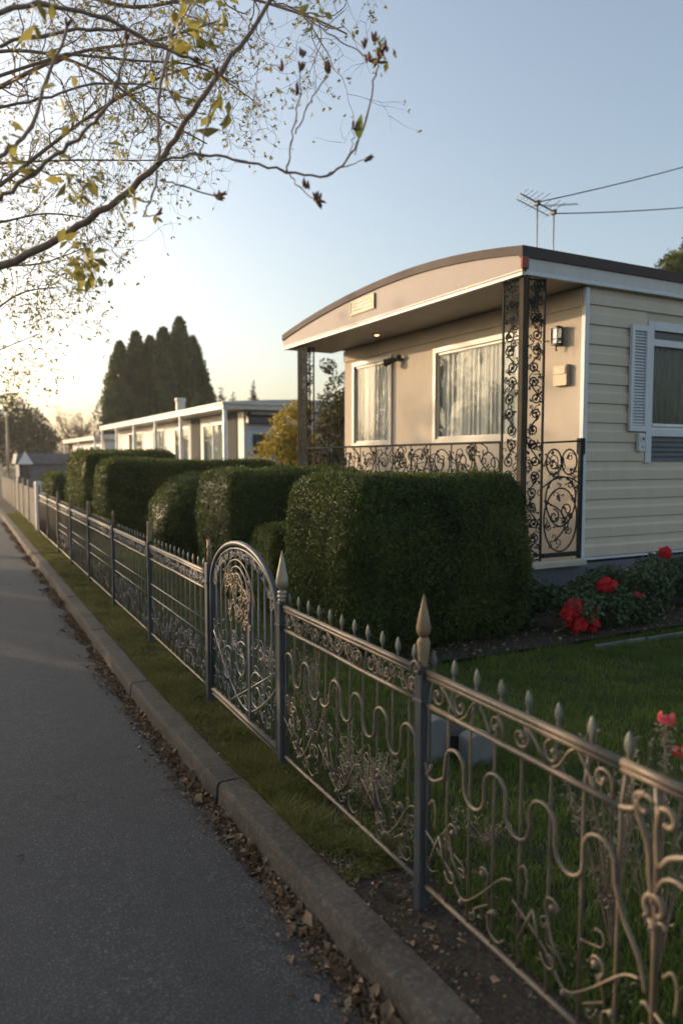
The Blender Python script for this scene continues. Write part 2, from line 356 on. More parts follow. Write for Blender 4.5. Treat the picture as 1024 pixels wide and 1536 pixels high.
# ------------------------------------------------------------------ branches
def grow(mb, tips, p, d, r, L, lv, rs, droop=0, kids=(5, 4, 3), wig=.25, spread=.8, n=5, ratio=.6, up=0.):
    seg = max(3, int(L / .09) if lv > 0 else int(L / .12)); seg = min(seg, 12); pts = [np.array(p, float)]; d = np.array(d, float); d /= np.linalg.norm(d); rr = [r]
    for i in range(seg):
        d = d + rs.normal(0, wig / math.sqrt(seg) * 1.3, 3); d[2] += (up - droop) / seg; d /= np.linalg.norm(d)
        pts.append(pts[-1] + d * L / seg); rr.append(r * (1 - .72*(i+1)/seg))
    mb.tube(pts, rr, n=n if lv > 1 else 4 if lv > 0 else 3, caps=False)
    if lv <= 0: tips.append((pts[-1], d, pts)); return pts
    for k in range(kids[min(lv-1, len(kids)-1)]):
        t = rs.uniform(.2, 1.0); i = min(int(t * seg), seg-1); q = pts[i] + (pts[i+1]-pts[i]) * (t*seg-i)
        dd = pts[i+1] - pts[i]; dd /= np.linalg.norm(dd); sd = rs.normal(0, 1, 3); sd -= (sd @ dd)*dd; sd /= np.linalg.norm(sd)
        nd = dd * rs.uniform(.5, 1) + sd * spread * rs.uniform(.6, 1.1)
        grow(mb, tips, q, nd, max(rr[i]*.6, .0019), L * ratio * rs.uniform(.6, 1.15), lv-1, rs, droop, kids, wig, spread, n, ratio, up)
    return pts

# ================================================================== SETTING
def kx(y): return 1.175 + (.027*(y-5) if y > 5 else 0) + (.012*(2.2-y) if y < 2.2 else 0)      # kerb face
def fx(y): return 1.42 + .031*y                                                                # fence line
mb = MB(); S = 900; mb.add([(-S, -S, -.2), (S, -S, -.2), (S, S, -.2), (-S, S, -.2)], [(0, 1, 2, 3)])
tag(mb.build('ground', M['field']), kind='structure')
# road
ys = np.concatenate([np.arange(-8, 30, .5), np.arange(30, 120, 3)])
mb = MB(); V = []; F = []
for i, y in enumerate(ys):
    xl = -2.05 - max(0, (y-32)) * .02
    for k in range(9): 
        t = k/8; x = xl + (kx(y)+.02-xl)*t; V.append((x, y, -.12 + .025*math.sin(PI*t)*.6))
    if i: 
        for k in range(8): a = (i-1)*9+k; F.append((a, a+1, a+10, a+9))
mb.add(V, F); tag(mb.build('road', M['asphalt'], smooth=True), kind='structure')
# kerb: stones with a rounded nose and open joints
def kerb(side):
    mb = MB(); y = -6.0
    while y < 60:
        L = 1.9 if y < 20 else 4
        y1 = y + L - .018; prof = [(0, -.2), (.012, -.022), (.018, -.007), (.030, .002), (.138, .004), (.145, -.01), (.145, -.2)]
        K = 4; V = []; F = []
        for i in range(K+1):
            yy = y + (y1-y)*i/K; jt = mnoise.noise(Vector((yy*1.3, side, 0)))*.008 + .006*math.sin(y*37)
            for (dx, z) in prof:
                X = kx(yy) + dx if side > 0 else -2.05 - dx
                V.append((X + jt, yy, z + jt*.5 if z > -.1 else z))
        n = len(prof)
        for i in range(K):
            for k in range(n-1): a = i*n+k; F.append((a, a+1, a+n+1, a+n))
        F.append(tuple(range(n))); F.append(tuple(K*n+k for k in range(n)))
        mb.add(V, F); y += L
    return tag(mb.build('kerb', M['kerb']), kind='structure')
kerb(1); kerb(-1)
# lawn slab and planting strip
def sheet(name, xa, xb, y0, y1, z, material, step=.5, rough=0.):
    mb = MB(); V = []; F = []; yy = np.arange(y0, y1+.001, step); xs = 14
    for i, y in enumerate(yy):
        for k in range(xs):
            t = (k/(xs-1))**1.8; x = xa(y) + (xb(y)-xa(y))*t
            V.append((x, y, z + rough*mnoise.noise(Vector((x*3, y*3, 0)))))
        if i:
            for k in range(xs-1): a = (i-1)*xs+k; F.append((a, a+1, a+xs+1, a+xs))
    mb.add(V, F); return mb.build(name, material, smooth=True)
tag(sheet('lawn', lambda y: kx(y)+.14, lambda y: 60, -8, 80, -.012, M['lawn'], 1.), kind='structure')
tag(sheet('soil_strip', lambda y: kx(y)+.135, lambda y: fx(y)+.22+.08*math.sin(y*2.3)+.05*math.sin(y*7), -8, 60, -.002, M['soil'], .25, .012), kind='structure')
tag(sheet('left_verge', lambda y: -60, lambda y: -2.17, -8, 110, -.012, M['lawn'], 1.), kind='structure')
tag(sheet('flower_bed', lambda y: 3.2+.15*math.sin(y*3), lambda y: 12, 4.72, 5.85, .02, M['soil'], .15, .03), kind='structure')
mb = MB()
for i in range(9):
    x = 4.9 + i*.62; mb.cbox(x, x+.612, 4.52-.02*i, 4.555-.02*i, -.05, .028, .006)
tag(mb.build('bed_edging', M['stone']), 'low narrow concrete edging strip between the lawn and the red flower bed', 'edging')

# ================================================================== FENCES
def plane(s, z, off=0.): return (fx(s) + off, s, z)
def spiral(cs, cz, r0, r1, a0, a1, n=16):
    return [(cs + (r0+(r1-r0)*i/(n-1))*math.cos(a0+(a1-a0)*i/(n-1)), cz + (r0+(r1-r0)*i/(n-1))*math.sin(a0+(a1-a0)*i/(n-1))) for i in range(n)]
def smooth2(P, k=4):
    """Catmull-Rom through 2D/3D points"""
    P = [np.array(p, float) for p in P]; out = []
    for i in range(len(P)-1):
        a = P[max(i-1, 0)]; b_ = P[i]; c = P[i+1]; d = P[min(i+2, len(P)-1)]
        for j in range(k):
            t = j/k; out.append(.5*((2*b_) + (c-a)*t + (2*a-5*b_+4*c-d)*t*t + (3*b_-a-3*c+d)*t**3))
    out.append(P[-1]); return out
def lift(path, off=0.): return [plane(s, z, off) for s, z in path]
def lace(mb, s0, s1, z0, z1, n, r, f, rs, rmin=.012, rmax=.035, leaf=.4, sides=4):
    """small curled tendrils and leaf studs of a cast scrollwork"""
    for _ in range(n):
        cs = rs.uniform(s0+rmax*.5, s1-rmax*.5); cz = rs.uniform(z0+rmax*.6, z1-rmax*.6); R_ = rs.uniform(rmin, rmax); a0 = rs.uniform(0, 6.28); dr = rs.choice([-1, 1])
        pa = spiral(cs, cz, R_, R_*.35, a0, a0 + dr*rs.uniform(3.5, 6.5), 9)
        t0 = np.array(pa[0]); tg = np.array((-math.sin(a0), math.cos(a0)))*(-dr); ext = t0 + tg*R_*rs.uniform(.8, 2.2) + rs.normal(0, R_*.3, 2)
        ext[0] = min(max(ext[0], s0), s1); ext[1] = min(max(ext[1], z0), z1)
        mb.tube([f(*ext)] + [f(*q) for q in pa], r, sides)
        if rs.uniform() < leaf: q = f(*pa[-1]); mb.blob(q, r*rs.uniform(1.8, 2.8), 4)
        if rs.uniform() < leaf: q = f(*ext); mb.blob(q, r*rs.uniform(1.5, 2.6), 4)

def spear(mb, x, y, z, h=.055, w=.016, flat=.45):
    """flat leaf-shaped spear tip"""
    prof = [(.3, 0), (.55, .08), (1, .35), (.85, .6), (.45, .85), (.06, 1)]
    n = 8; V = []; F = []
    for r_, t in prof:
        for k in range(n):
            a = 2*PI*k/n; V.append((x + w*r_*flat*math.cos(a), y + w*r_*math.sin(a), z + h*t))
    for i in range(len(prof)-1):
        for k in range(n): F.append((i*n+k, i*n+(k+1) % n, (i+1)*n+(k+1) % n, (i+1)*n+k))
    F.append(tuple(range(n))); F.append(tuple((len(prof)-1)*n+k for k in range(n))); mb.add(V, F)
TOP, MID, BOT = .862, .748, .092
def fence_post(root, y, h, kind, w=.046):
    x = fx(y); mb = MB(); mb.cbox(x-w/2, x+w/2, y-w/2, y+w/2, -.06, h, .005)
    mb.cbox(x-w*.62, x+w*.62, y-w*.62, y+w*.62, h*.86, h*.86+.012, .002)
    p = mb.build('post', M['post'] if kind != 'pale' else M['trim'], root)
    f = MB()
    if kind == 'ring':
        f.lathe([(.016, 0), (.022, .004), (.022, .012), (.017, .016), (.024, .022), (.024, .032), (.018, .037), (.023, .043), (.023, .053), (.015, .06)], (x, y, h), 14)
        f.lathe([(.012, .0), (.029, .022), (.033, .045), (.027, .08), (.014, .14), (.002, .20)], (x, y, h+.06), 14, sq=1)
        f.build('finial', M['gold2'], p, smooth=True)
    elif kind == 'spear':
        f.lathe([(.016, 0), (.024, .006), (.018, .016), (.020, .05), (.024, .09), (.019, .10), (.014, .108)], (x, y, h), 12)
        f.lathe([(.013, 0), (.024, .018), (.026, .034), (.020, .07), (.010, .115), (.001, .155)], (x, y, h+.106), 12)
        f.build('finial', M['gold'], p, smooth=True)
        s_ = MB()
        s_.tube([plane(y + a_, h - .02 + b_, -.03) for a_, b_ in spiral(0, .02, .03, .008, -.5, 6.2, 18)], .007, 6)
        s_.build('scroll', M['iron'], p, smooth=True)
    elif kind == 'fork':
        f.lathe([(.016, 0), (.018, .06), (.013, .09), (.022, .105), (.010, .12), (.003, .16)], (x, y, h), 8)
        f.tube([plane(y+.0, h+.08), plane(y+.028, h+.115), plane(y+.03, h+.15)], .008, 5)
        f.build('finial', M['gold'], p, smooth=True)
    elif kind == 'stub':
        f.cbox(x-w*.42, x+w*.42, y-w*.42, y+w*.42, h+.001, h+.17, .006); f.build('finial', M['gold'], p)
    return p
M['gold2'] = paint('stone_gold_patina', (.27, .24, .17), (.38, .33, .23), .4, 18, .35, .25, (.2, .14, .06))

def rails(root, s0, s1, off=0., rt=.0120, m_=None):
    for nm, z, r_ in (('top_rail', TOP, rt), ('mid_rail', MID, .0090), ('bottom_rail', BOT, .0092)):
        mb = MB(); k = max(2, int((s1-s0)/.2)); mb.tube([plane(s0 + (s1-s0)*i/k, z + .003*mnoise.noise(Vector((i*.7, z*9, s0))), off) for i in range(k+1)], r_, 8)
        if nm == 'top_rail': mb.tube([plane(s0 + (s1-s0)*i/k, z-.017, off) for i in range(k+1)], r_*.75, 6)
        mb.build(nm, m_ or M['iron'], root, smooth=True)
def pickets(root, ss, off=.016, r_=.0052, tip=.045, m_=None):
    for s in ss:
        mb = MB(); mb.tube([plane(s, BOT, 0), plane(s, .45, .003), plane(s, MID, off*.4), plane(s, TOP+.012, off+.012)], r_, 6)
        p = mb.build('picket', m_ or M['iron'], root, smooth=True)
        t = MB(); x, y, z = plane(s, TOP+.010, off+.012); spear(t, x, y, z, .062, .017); t.build('spear_tip', M['tips'], p, smooth=True)
def wave(root, s0, n, per=.21, hi=.592, lo=.545, R_=.0525, r_=.0066, tail=None, head=None):
    P = []
    if head: P += head
    for k in range(n):
        c = s0 - k*per     # run towards the camera (falling s)
        P += [(c + R_*math.cos(a), hi + R_*math.sin(a)) for a in np.linspace(0, PI, 9)]
        c2 = c - per/2
        if k < n-1 or tail is None:
            P += [(c2 + R_*math.cos(a), lo + R_*math.sin(a)) for a in -np.linspace(0, PI, 9)]
    if tail: P += tail
    mb = MB(); mb.tube(lift(P, -.004), r_, 7); mb.build('wave_bar', M['iron'], root, smooth=True)
def band_scrolls(root, s0, s1, unit=.43, r_=.0050, extra=0, rs=None):
    """C scrolls between the middle and the top rail"""
    n = max(1, round((s1-s0)/unit)); u = (s1-s0)/n; c = (TOP+MID)/2 - .006
    for k in range(n):
        a = s1 - k*u; mb = MB(); R_ = .041
        p1 = spiral(a-.062, c, .008, R_, 9.0, 2.0, 26) ; mb.tube(lift(p1 + [(a-.10, TOP-.03), (a-.14, c-.01), (a-.175, MID+.008)]), r_, 6)
        q1 = spiral(a-.195, c-.002, .008, R_*.95, -4.2, 1.6, 22); mb.tube(lift(smooth2([(a-.085, TOP-.012), (a-.12, TOP-.02)], 2) + q1[::-1]), r_, 6)
        mb.tube(lift(smooth2([(a-.195, MID+.008), (a-.225, MID+.03), (a-.255, TOP-.04), (a-.285, TOP-.02)], 4)), r_, 6)
        mb.tube(lift(smooth2([(a-.285, TOP-.015), (a-.315, c+.01), (a-.35, MID+.012)], 4)), r_*.9, 6)
        p2 = spiral(a-.375, c-.004, .007, .034, -3.0, 3.4, 22); mb.tube(lift(p2 + [(a-u+.015, MID+.01)]), r_, 6)
        for q in (p1[0], q1[0], p2[0]): mb.blob(plane(*q), .010, 5)
        if extra: lace(mb, a-u, a, MID+.01, TOP-.015, extra, .0023, plane, rs, .010, .028)
        mb.build('scroll', M['iron'], root, smooth=True)
def lower_scrolls(root, s0, s1, unit=.42, r_=.0042, extra=0, rs=None):
    n = max(1, round((s1-s0)/unit)); u = (s1-s0)/n
    for k in range(n):
        a = s1 - k*u; b_ = a-u; m = (a+b_)/2; mb = MB()
        mb.tube(lift(smooth2([(a, .30), (m+.10, .235), (m+.02, .165), (m-.06, .215), (b_+.06, .33), (b_+.005, .355)], 4), -.006), r_, 5)
        mb.tube(lift([(a-.03, .20), (a-.09, .32)], -.009), r_, 5); mb.tube(lift([(a-.09, .32), (a-.125, .22)], -.009), r_, 5); mb.tube(lift(spiral(a-.16, .215, .034, .008, 0, -5.5, 14), -.009), r_, 5)
        mb.tube(lift(spiral(m+.07, .365, .006, .034, 5.5, -.6, 16) + [(m+.075, .27), (m+.02, .215)], -.004), r_, 5)
        mb.tube(lift(spiral(m-.09, .305, .006, .030, -2, 4.2, 16) + [(m-.12, .22), (m-.05, .17)], -.004), r_, 5)
        mb.tube(lift(smooth2([(a-.02, .40), (a-.045, .425), (a-.06, .39), (a-.055, .33)], 4), -.004), r_, 5)
        mb.tube(lift(smooth2([(b_+.04, .15), (b_+.07, .125), (b_+.115, .14), (b_+.12, .19), (b_+.09, .21)], 4), -.004), r_, 5)
        for q in ((m+.07, .365), (m-.09, .305), (m+.02, .155), (b_+.09, .21)): mb.blob(plane(q[0], q[1], -.006), .011, 5)
        if extra: lace(mb, b_, a, BOT+.02, .44, extra, .0023, plane, rs, .012, .035)
        mb.build('lower_scroll', M['iron'], root, smooth=True)

rs = np.random.default_rng(21)
P1, P2, P3 = 2.15, 3.46, 4.72
near = empty('metal_fence', (fx(P1), P1, 0)); tag(near, 'near run of scrolled metal fence with gold spear finials, nearest side of the arched gate', 'fence', 'metal fences along the road')
fence_post(near, P2, .885, 'ring', .05); fence_post(near, P1, .875, 'spear', .046); fence_post(near, .16, .875, 'spear', .046); fence_post(near, -1.8, .875, 'spear', .046)
OB = 1.155
# panel between P1 and the ornate baluster, and its mirror beyond
rails(near, OB+.10, P1-.02)
for z, r_, nm in ((TOP, .0120, 'top_rail'),):
    mb = MB(); mb.tube([plane(OB+.10, z), plane(OB, z), plane(OB-.10, z)], r_, 8); mb.tube([plane(OB+.10, z-.017), plane(OB-.10, z-.017)], r_*.75, 6); mb.build(nm, M['iron'], near, smooth=True)
mb = MB(); mb.tube([plane(OB+.10, BOT), plane(OB-.10, BOT)], .0105, 8); mb.build('bottom_rail', M['iron'], near, smooth=True)
rails(near, .18, OB-.10); rails(near, -1.78, .14)
pickets(near, [OB+.105 + .1235*k for k in range(8)]); pickets(near, [OB-.105 - .1235*k for k in range(8)]); pickets(near, [.05 - .125*k for k in range(15)])
wave(near, P1-.20, 4, tail=smooth2([(P1-.20-.63-.055, .55), (P1-.20-.63-.085, .475), (OB+.03, .40), (OB+.008, .33)], 5), head=smooth2([(P1-.02, .54), (P1-.045, .50), (P1-.085, .497), (P1-.14, .53)], 3))
wave(near, OB-.07, 4, per=.225)
wave(near, .02, 9)
band_scrolls(near, OB+.11, P1-.03); band_scrolls(near, .18, OB-.11); band_scrolls(near, -1.78, .14)
lower_scrolls(near, OB+.02, P1-.03, extra=5, rs=rs); lower_scrolls(near, .18, OB-.02, extra=5, rs=rs); lower_scrolls(near, -1.78, .14)
# ornate baluster
mb = MB(); o_ = -.004
mb.tube(lift([(OB-.012, BOT), (OB-.012, .76), (OB-.005, TOP-.02)], 0), .0095, 8)
mb.tube(lift(smooth2([(OB+.10, .75), (OB+.055, .765), (OB+.045, .79)], 4), o_), .0085, 7)
mb.tube(lift(spiral(OB+.022, .785, .012, .030, -2.2, 2.6, 16)[::-1][:15] , o_), .0085, 7)
mb.tube(lift(smooth2([(OB+.022, .815), (OB+.05, .80), (OB+.042, .755), (OB+.012, .69), (OB+.004, .62), (OB-.006, .56)], 5), o_), .0085, 7)
mb.tube(lift(spiral(OB-.04, .775, .012, .028, 5.4, .6, 16), o_), .0085, 7)
mb.tube(lift(smooth2([(OB-.018, .79), (OB-.012, .74), (OB-.02, .66), (OB-.05, .69), (OB-.10, .715)], 5), o_), .0085, 7)
mb.tube(lift(spiral(OB-.012, .555, .030, .022, -1.1, 4.3, 18), o_), .009, 7)
for z, w_ in ((.518, .020), (.508, .014), (.235, .022), (.222, .015)): mb.blob(plane(OB-.012, z, -.004), (.016, w_, .008), 8)
for dz, sg in ((.52, 1), (.52, -1), (.24, 1), (.24, -1), (.30, 1)): mb.tube(lift(smooth2([(OB-.012, dz-.01), (OB-.012+.022*sg, dz+.006), (OB-.012+.034*sg, dz-.008)], 4), o_), [.006]*4+[.005]*4+[.003], 5)
mb.build('ornate_baluster', M['iron'], near, smooth=True)
# panel A : gate post to P1 (denser lace, as in the photograph)
rails(near, P1+.03, P2-.03); pickets(near, [P1+.10+.118*k for k in range(11)], r_=.0045)
wave(near, P2-.62, 4, per=.20, R_=.05, head=smooth2([(P2-.47, .52), (P2-.48, .50), (P2-.52, .497), (P2-.565, .53)], 3))
wave(near, P2-.10, 2, per=.20, R_=.05)
band_scrolls(near, P1+.03, P2-.03, extra=20, rs=rs, r_=.004); lower_scrolls(near, P1+.03, P2-.03, extra=24, rs=rs, r_=.0034)

# gate ------------------------------------------------------------
gate = empty('garden_gate', (fx((P2+P3)/2), (P2+P3)/2, 0)); tag(gate, 'arched wrought metal garden gate full of scrollwork between two fence posts', 'gate')
ga, gb = P2+.055, P3-.055; gc = (ga+gb)/2; gw = (gb-ga)/2
def arch(k, n=28, base=.80, top=1.115): return [(gc + gw*k*math.cos(a), base + (top-base)*k**.4*math.sin(a) - (1-k)*.0) for a in np.linspace(0, PI, n)]
mb = MB(); A_ = arch(1.); mb.tube(lift([(gb, BOT)] + A_ + [(ga, BOT)]), .0165, 8); mb.build('arch_frame', M['post'], gate, smooth=True)
mb = MB(); mb.tube(lift([(ga, BOT+.01), (gb, BOT+.01)]), .017, 8); mb.tube(lift([(ga, BOT-.02), (gb, BOT-.02)]), .010, 8); mb.build('bottom_rail', M['iron'], gate, smooth=True)
mb = MB(); mb.tube(lift([(gc+(gw-.035)*math.cos(a), .80+.285*math.sin(a)) for a in np.linspace(0, PI, 26)]), .006, 6); mb.build('inner_arch', M['steel'], gate, smooth=True)
for k in range(11):
    s = ga + (gb-ga)*(k+1)/12; t = max(-1, min(1, (s-gc)/gw)); zt = .80 + .30*math.sqrt(1-t*t)
    mb = MB(); mb.tube(lift([(s, BOT), (s, .5), (s, zt)]), .0052, 5); mb.build('bar', M['steel'], gate, smooth=True)
mb = MB(); mb.box(fx(gc)-.014, fx(gc)+.012, gc-.16, gc-.128, BOT, .92); mb.build('centre_bar', M['post'], gate, bevel=.003)
mb = MB()
for r0, r1, cz in ((.30, .30, .72), (.22, .24, .74), (.13, .2, .74)): mb.tube(lift([(gc+.03+r0*math.cos(a), cz+r1*math.sin(a)) for a in np.linspace(.15, PI-.15, 18)], -.012), .0055, 6)
for sg in (-1, 1):
    mb.tube(lift(spiral(gc+.03+sg*.08, .90, .008, .05, 4+sg, 9+sg*2, 18), -.012), .007, 6)
    mb.tube(lift(smooth2([(gc+.03, .66), (gc+.03+sg*.06, .78), (gc+.03+sg*.12, .86), (gc+.03+sg*.20, .80)], 5), -.012), .007, 6)
lace(mb, gc-.25, gc+.28, .62, .98, 34, .0042, lambda s, z: plane(s, z, -.012), rs, .015, .04)
mb.build('crest', M['crest'], gate, smooth=True)
mb = MB()
for _ in range(110):
    a = rs.uniform(.1, PI-.1); s = gc + (gw-.02)*math.cos(a)*.93; z = .80 + .28*math.sin(a) - .02
    lace(mb, s-.04, s+.04, z-.04, z+.03, 1, .0026, plane, rs, .010, .022)
lace(mb, ga, gb, .12, .62, 110, .0024, plane, rs, .015, .055)
for (c1, z1) in ((gc-.25, .30), (gc+.25, .34), (gc, .42)): mb.tube(lift(spiral(c1, z1, .015, .13, 0, 8.5, 34)), .0058, 5)
mb.tube(lift([(ga+.02, .50), (gc+.2, .14)]), .006, 5); mb.tube(lift(smooth2([(ga+.02, .42), (gc-.4, .3), (gc-.1, .16), (gc+.2, .25), (gb-.03, .5)], 6)), .006, 5)
mb.build('scrollwork', M['steel'], gate, smooth=True)

# far run ---------------------------------------------------------
FP = [P3, 6.5, 8.27, 10.05, 11.85, 13.6, 15.4, 17.2]
far = empty('metal_fence', (fx(P3), P3, 0)); tag(far, 'far run of the laced metal fence receding from the arched gate to the white post', 'fence', 'metal fences along the road')
fence_post(far, P3, .93, 'fork', .055)
for i, s in enumerate(FP[1:]): fence_post(far, s, .90, 'fork' if i % 2 else 'stub', .045)
for i in range(len(FP)-1):
    a, b_ = FP[i]+.03, FP[i+1]-.03; rails(far, a, b_); pickets(far, [a + (b_-a)*(k+.5)/13 for k in range(13)], r_=.006)
    if i < 5:
        mb = MB(); mb.tube(lift([(a, MID+.055), (b_, MID+.055)]), .003, 4); lace(mb, a, b_, MID+.01, TOP-.01, 110 if i < 2 else 60, .0035, plane, rs, .012, .026, sides=3); mb.build('lace_band', M['steel'], far, smooth=True)
        mb = MB(); lace(mb, a, b_, BOT+.02, .40, 120 if i < 2 else 60, .0035, plane, rs, .014, .035, sides=3)
        for z in (.42, .53): mb.tube(lift([(a, z), (b_, z)]), .005, 5)
        mb.build('lower_lace', M['steel'], far, smooth=True)
# pale board fence beyond the white post
pale = empty('board_fence', (fx(18.4)+.03, 18.4, 0)); tag(pale, 'weathered thin-slatted fence with tan posts beyond the thick white post at the far left', 'fence')
mb = MB(); x = fx(18.0)+.06; mb.cbox(x-.07, x+.07, 17.95, 18.09, -.05, 1.12, .012); tag(mb.build('gate_post', M['white']), 'thick white post where the metal fence meets the pale slat fence', 'post')
for k in range(9):
    s = 18.4 + 1.9*k; s1 = s+1.9
    mb = MB(); mb.cbox(fx(s)-.01, fx(s)+.05, s-.035, s+.035, -.05, 1.12, .01); mb.build('post', M['tan'], pale)
    mb = MB(); n = 22
    for j in range(n):
        y = s + .06 + (1.78)*j/n; mb.box(fx(y)+.02, fx(y)+.032, y, y+.026, .06, .93 + .012*math.sin(j*3.1))
    for z in (.25, .75): mb.add([(fx(s)+.04, s, z), (fx(s1)+.04, s1, z), (fx(s1)+.07, s1, z), (fx(s)+.07, s, z), (fx(s)+.04, s, z+.06), (fx(s1)+.04, s1, z+.06), (fx(s1)+.07, s1, z+.06), (fx(s)+.07, s, z+.06)], [(0,3,2,1),(4,5,6,7),(0,1,5,4),(1,2,6,5),(2,3,7,6),(3,0,4,7)])
    mb.build('slat_panel', M['slat'], pale)

# ================================================================== HEDGES
hedge('largest clipped box hedge, dense dark green block in front of the porch corner', 2.80, 4.60, 4.98, 6.25, 1.475, (.24), 120000, .026, 3, M['hedge'], .035)
hedge('tall squared hedge with sunlit left side, just left of the largest hedge', 2.88, 4.7, 7.95, 9.05, 1.49, .16, 42000, .03, 11, M['hedge'], .03)
hedge('small low clipped hedge squeezed between the two big square hedges', 2.95, 3.8, 6.95, 7.55, .93, .14, 16000, .024, 12, M['hedge2'], .025)
hedge('rounded ball-shaped bush hedge left of the tall squared hedge', 2.85, 4.9, 10.4, 11.9, 1.36, .62, 30000, .034, 13, M['hedge'], .05)
hedge('long flat-topped hedge stretching right in front of the bluish white mobile home', 2.85, 6.35, 14.5, 15.5, 1.60, .22, 38000, .045, 14, M['hedge2'], .04)
hedge('tall far hedge with bright sunlit end left of the long flat hedge', 2.85, 4.9, 17.0, 19.2, 1.79, .22, 30000, .05, 15, M['hedge2'], .04)
hedge('low farthest hedge beside the small shed', 2.9, 5.4, 22.6, 25.2, 1.22, .3, 20000, .06, 16, M['hedge2'], .05)

# ================================================================== MAIN MOBILE HOME
home = empty('mobile_home', (5.2, 5.8, 0)); tag(home, 'cream mobile home with curved porch roof, lace-iron porch columns and beige siding', 'mobile home', 'mobile homes along the lane')
XW, XF, YS, YL, XE = 6.0, 5.16, 5.78, 11.0, 16.0
ZF, ZW = .565, 3.40
def rtop(y): return 3.885 - .225*((y-8.1)/2.4)**2 if y < 8.1 else 3.885 - .262*((y-8.1)/3.4)**2
# skirting
mb = MB(); mb.box(5.22, XE-.05, YS+.03, 11.35, -.05, .50); mb.build('skirting', M['skirt'], home)
mb = MB(); mb.cbox(5.12, XW+.02, YS-.08, 11.2, .50, ZF, .012); mb.build('porch_floor', M['step'], home)
def wall_x(mb, x0, x1, ya, yb, z0, z1, holes):
    """wall in a plane of constant x with rectangular openings (ya,yb,za,zb), cut in strips"""
    cuts = sorted({ya, yb, *[h[0] for h in holes], *[h[1] for h in holes]})
    for a, b_ in zip(cuts[:-1], cuts[1:]):
        hs = [h for h in holes if h[0] <= a+1e-6 and h[1] >= b_-1e-6]
        if not hs: mb.box(x0, x1, a, b_, z0, z1)
        else: mb.box(x0, x1, a, b_, z0, hs[0][2]); mb.box(x0, x1, a, b_, hs[0][3], z1)
W1 = (9.58, 10.66, 1.86, 3.10); W2 = (6.74, 8.42, 1.87, 3.045)
mb = MB(); wall_x(mb, XW, XW+.10, YS+.02, YL, ZF-.03, ZW-.002, [W1, W2]); mb.box(XW+.10, XE, YL-.1, YL, ZF-.03, ZW-.002); mb.box(XE-.1, XE, YS+.13, YL-.1, ZF-.03, ZW-.002)
mb.build('wall', M['stucco'], home)
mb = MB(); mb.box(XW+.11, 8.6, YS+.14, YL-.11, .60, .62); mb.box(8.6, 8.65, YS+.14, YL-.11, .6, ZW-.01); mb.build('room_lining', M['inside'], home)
# siding on the side wall (window opening X 7.0..8.5)
SW = (7.02, 8.6, 1.92, 3.05)
mb = MB(); base = YS + .03
for a, b_, z0, z1 in ((XW+.002, SW[0], .53, ZW-.01), (SW[1], XE, .53, ZW-.01), (SW[0], SW[1], .53, SW[2]), (SW[0], SW[1], SW[3], ZW-.01)): mb.box(a, b_, base, base+.09, z0, z1)
mb.build('side_wall', M['stucco'], home)
mb = MB(); z = .565; bh = .2045
while z < 3.40:
    zt = min(z+bh-.003, 3.41); prof = [(base-.001, z), (base-.026, z+.004), (base-.027, z+bh*.52), (base-.012, z+bh*.64), (base-.008, zt), (base-.001, zt)]
    segs = [(XW+.05, XE-.02)]
    if z + bh > 1.60 and z < SW[3] + .12: segs = [(XW+.05, SW[0]-.085), (SW[1]+.085, XE-.02)]
    for a, b_ in segs: mb.prism(prof, 'x', a, b_)
    z += bh
mb.build('siding', M['siding'], home)
mb = MB(); mb.cbox(XW-.012, XW+.048, base-.040, base+.02, .54, ZW-.012, .006); mb.build('corner_trim', M['shutter'], home)
mb = MB(); mb.box(XW+.05, XE, base-.034, base+.0, .535, .56); mb.build('base_flashing', M['shutter'], home)
# roof shell: barrel roof
YR0, YR1, XR0 = 5.74, 11.46, 5.10
yy = np.linspace(YR0, YR1, 31)
mb = MB(); top = [(y, rtop(y)) for y in yy]; mb.prism(top + [(YR1, ZW+.06), (YR0, ZW+.06)], 'x', XR0+.03, XE+.1); mb.build('roof', M['roof'], home)
def strip_x(mb, x0, x1, zb, zt):
    for a, b_ in zip(yy[:-1], yy[1:]):
        mb.add([(x0,a,zb(a)),(x1,a,zb(a)),(x1,b_,zb(b_)),(x0,b_,zb(b_)),(x0,a,zt(a)),(x1,a,zt(a)),(x1,b_,zt(b_)),(x0,b_,zt(b_))], [(0,3,2,1),(4,5,6,7),(0,1,5,4),(2,3,7,6),(1,2,6,5),(3,0,4,7)])
mb = MB(); strip_x(mb, XR0, XR0+.028, lambda y: 3.425, lambda y: rtop(y)-.075); mb.build('front_fascia', M['fascia'], home)
mb = MB(); strip_x(mb, XR0-.022, XR0+.05, lambda y: rtop(y)-.078, lambda y: rtop(y)+.012); mb.build('roof_edge', M['roof'], home)
mb = MB(); mb.cbox(XR0-.014, XR0+.04, YR0-.012, YR1, 3.398, 3.428, .004); mb.box(XR0-.006, XR0+.0, YR0, YR1, 3.447, 3.455); mb.build('drip_trim', M['trim'], home)
zc = rtop(YR0)
mb = MB(); mb.box(XR0+.05, XE+.1, YR0-.004, YR0+.03, 3.44, zc-.095); mb.build('side_fascia', M['fascia_w'], home)
mb = MB(); mb.cbox(XR0-.024, XE+.12, YR0-.026, YR0+.03, zc-.095, zc+.012, .006); mb.build('roof_edge', M['roof'], home)
mb = MB(); mb.cbox(XR0+.03, XE+.1, YR0-.018, YR0+.03, 3.405, 3.442, .006); mb.build('drip_trim', M['shutter'], home)
mb = MB(); mb.cbox(XR0-.03, XR0+.055, YR0-.034, YR0-.001, 3.46, zc-.097, .004); mb.build('corner_bracket', M['rust'], home)
mb = MB()
for i in range(7): y = 5.765+i*.82; mb.box(XR0+.04, XW-.001, y, min(y+.812, YR1), ZW+.004, ZW+.05)
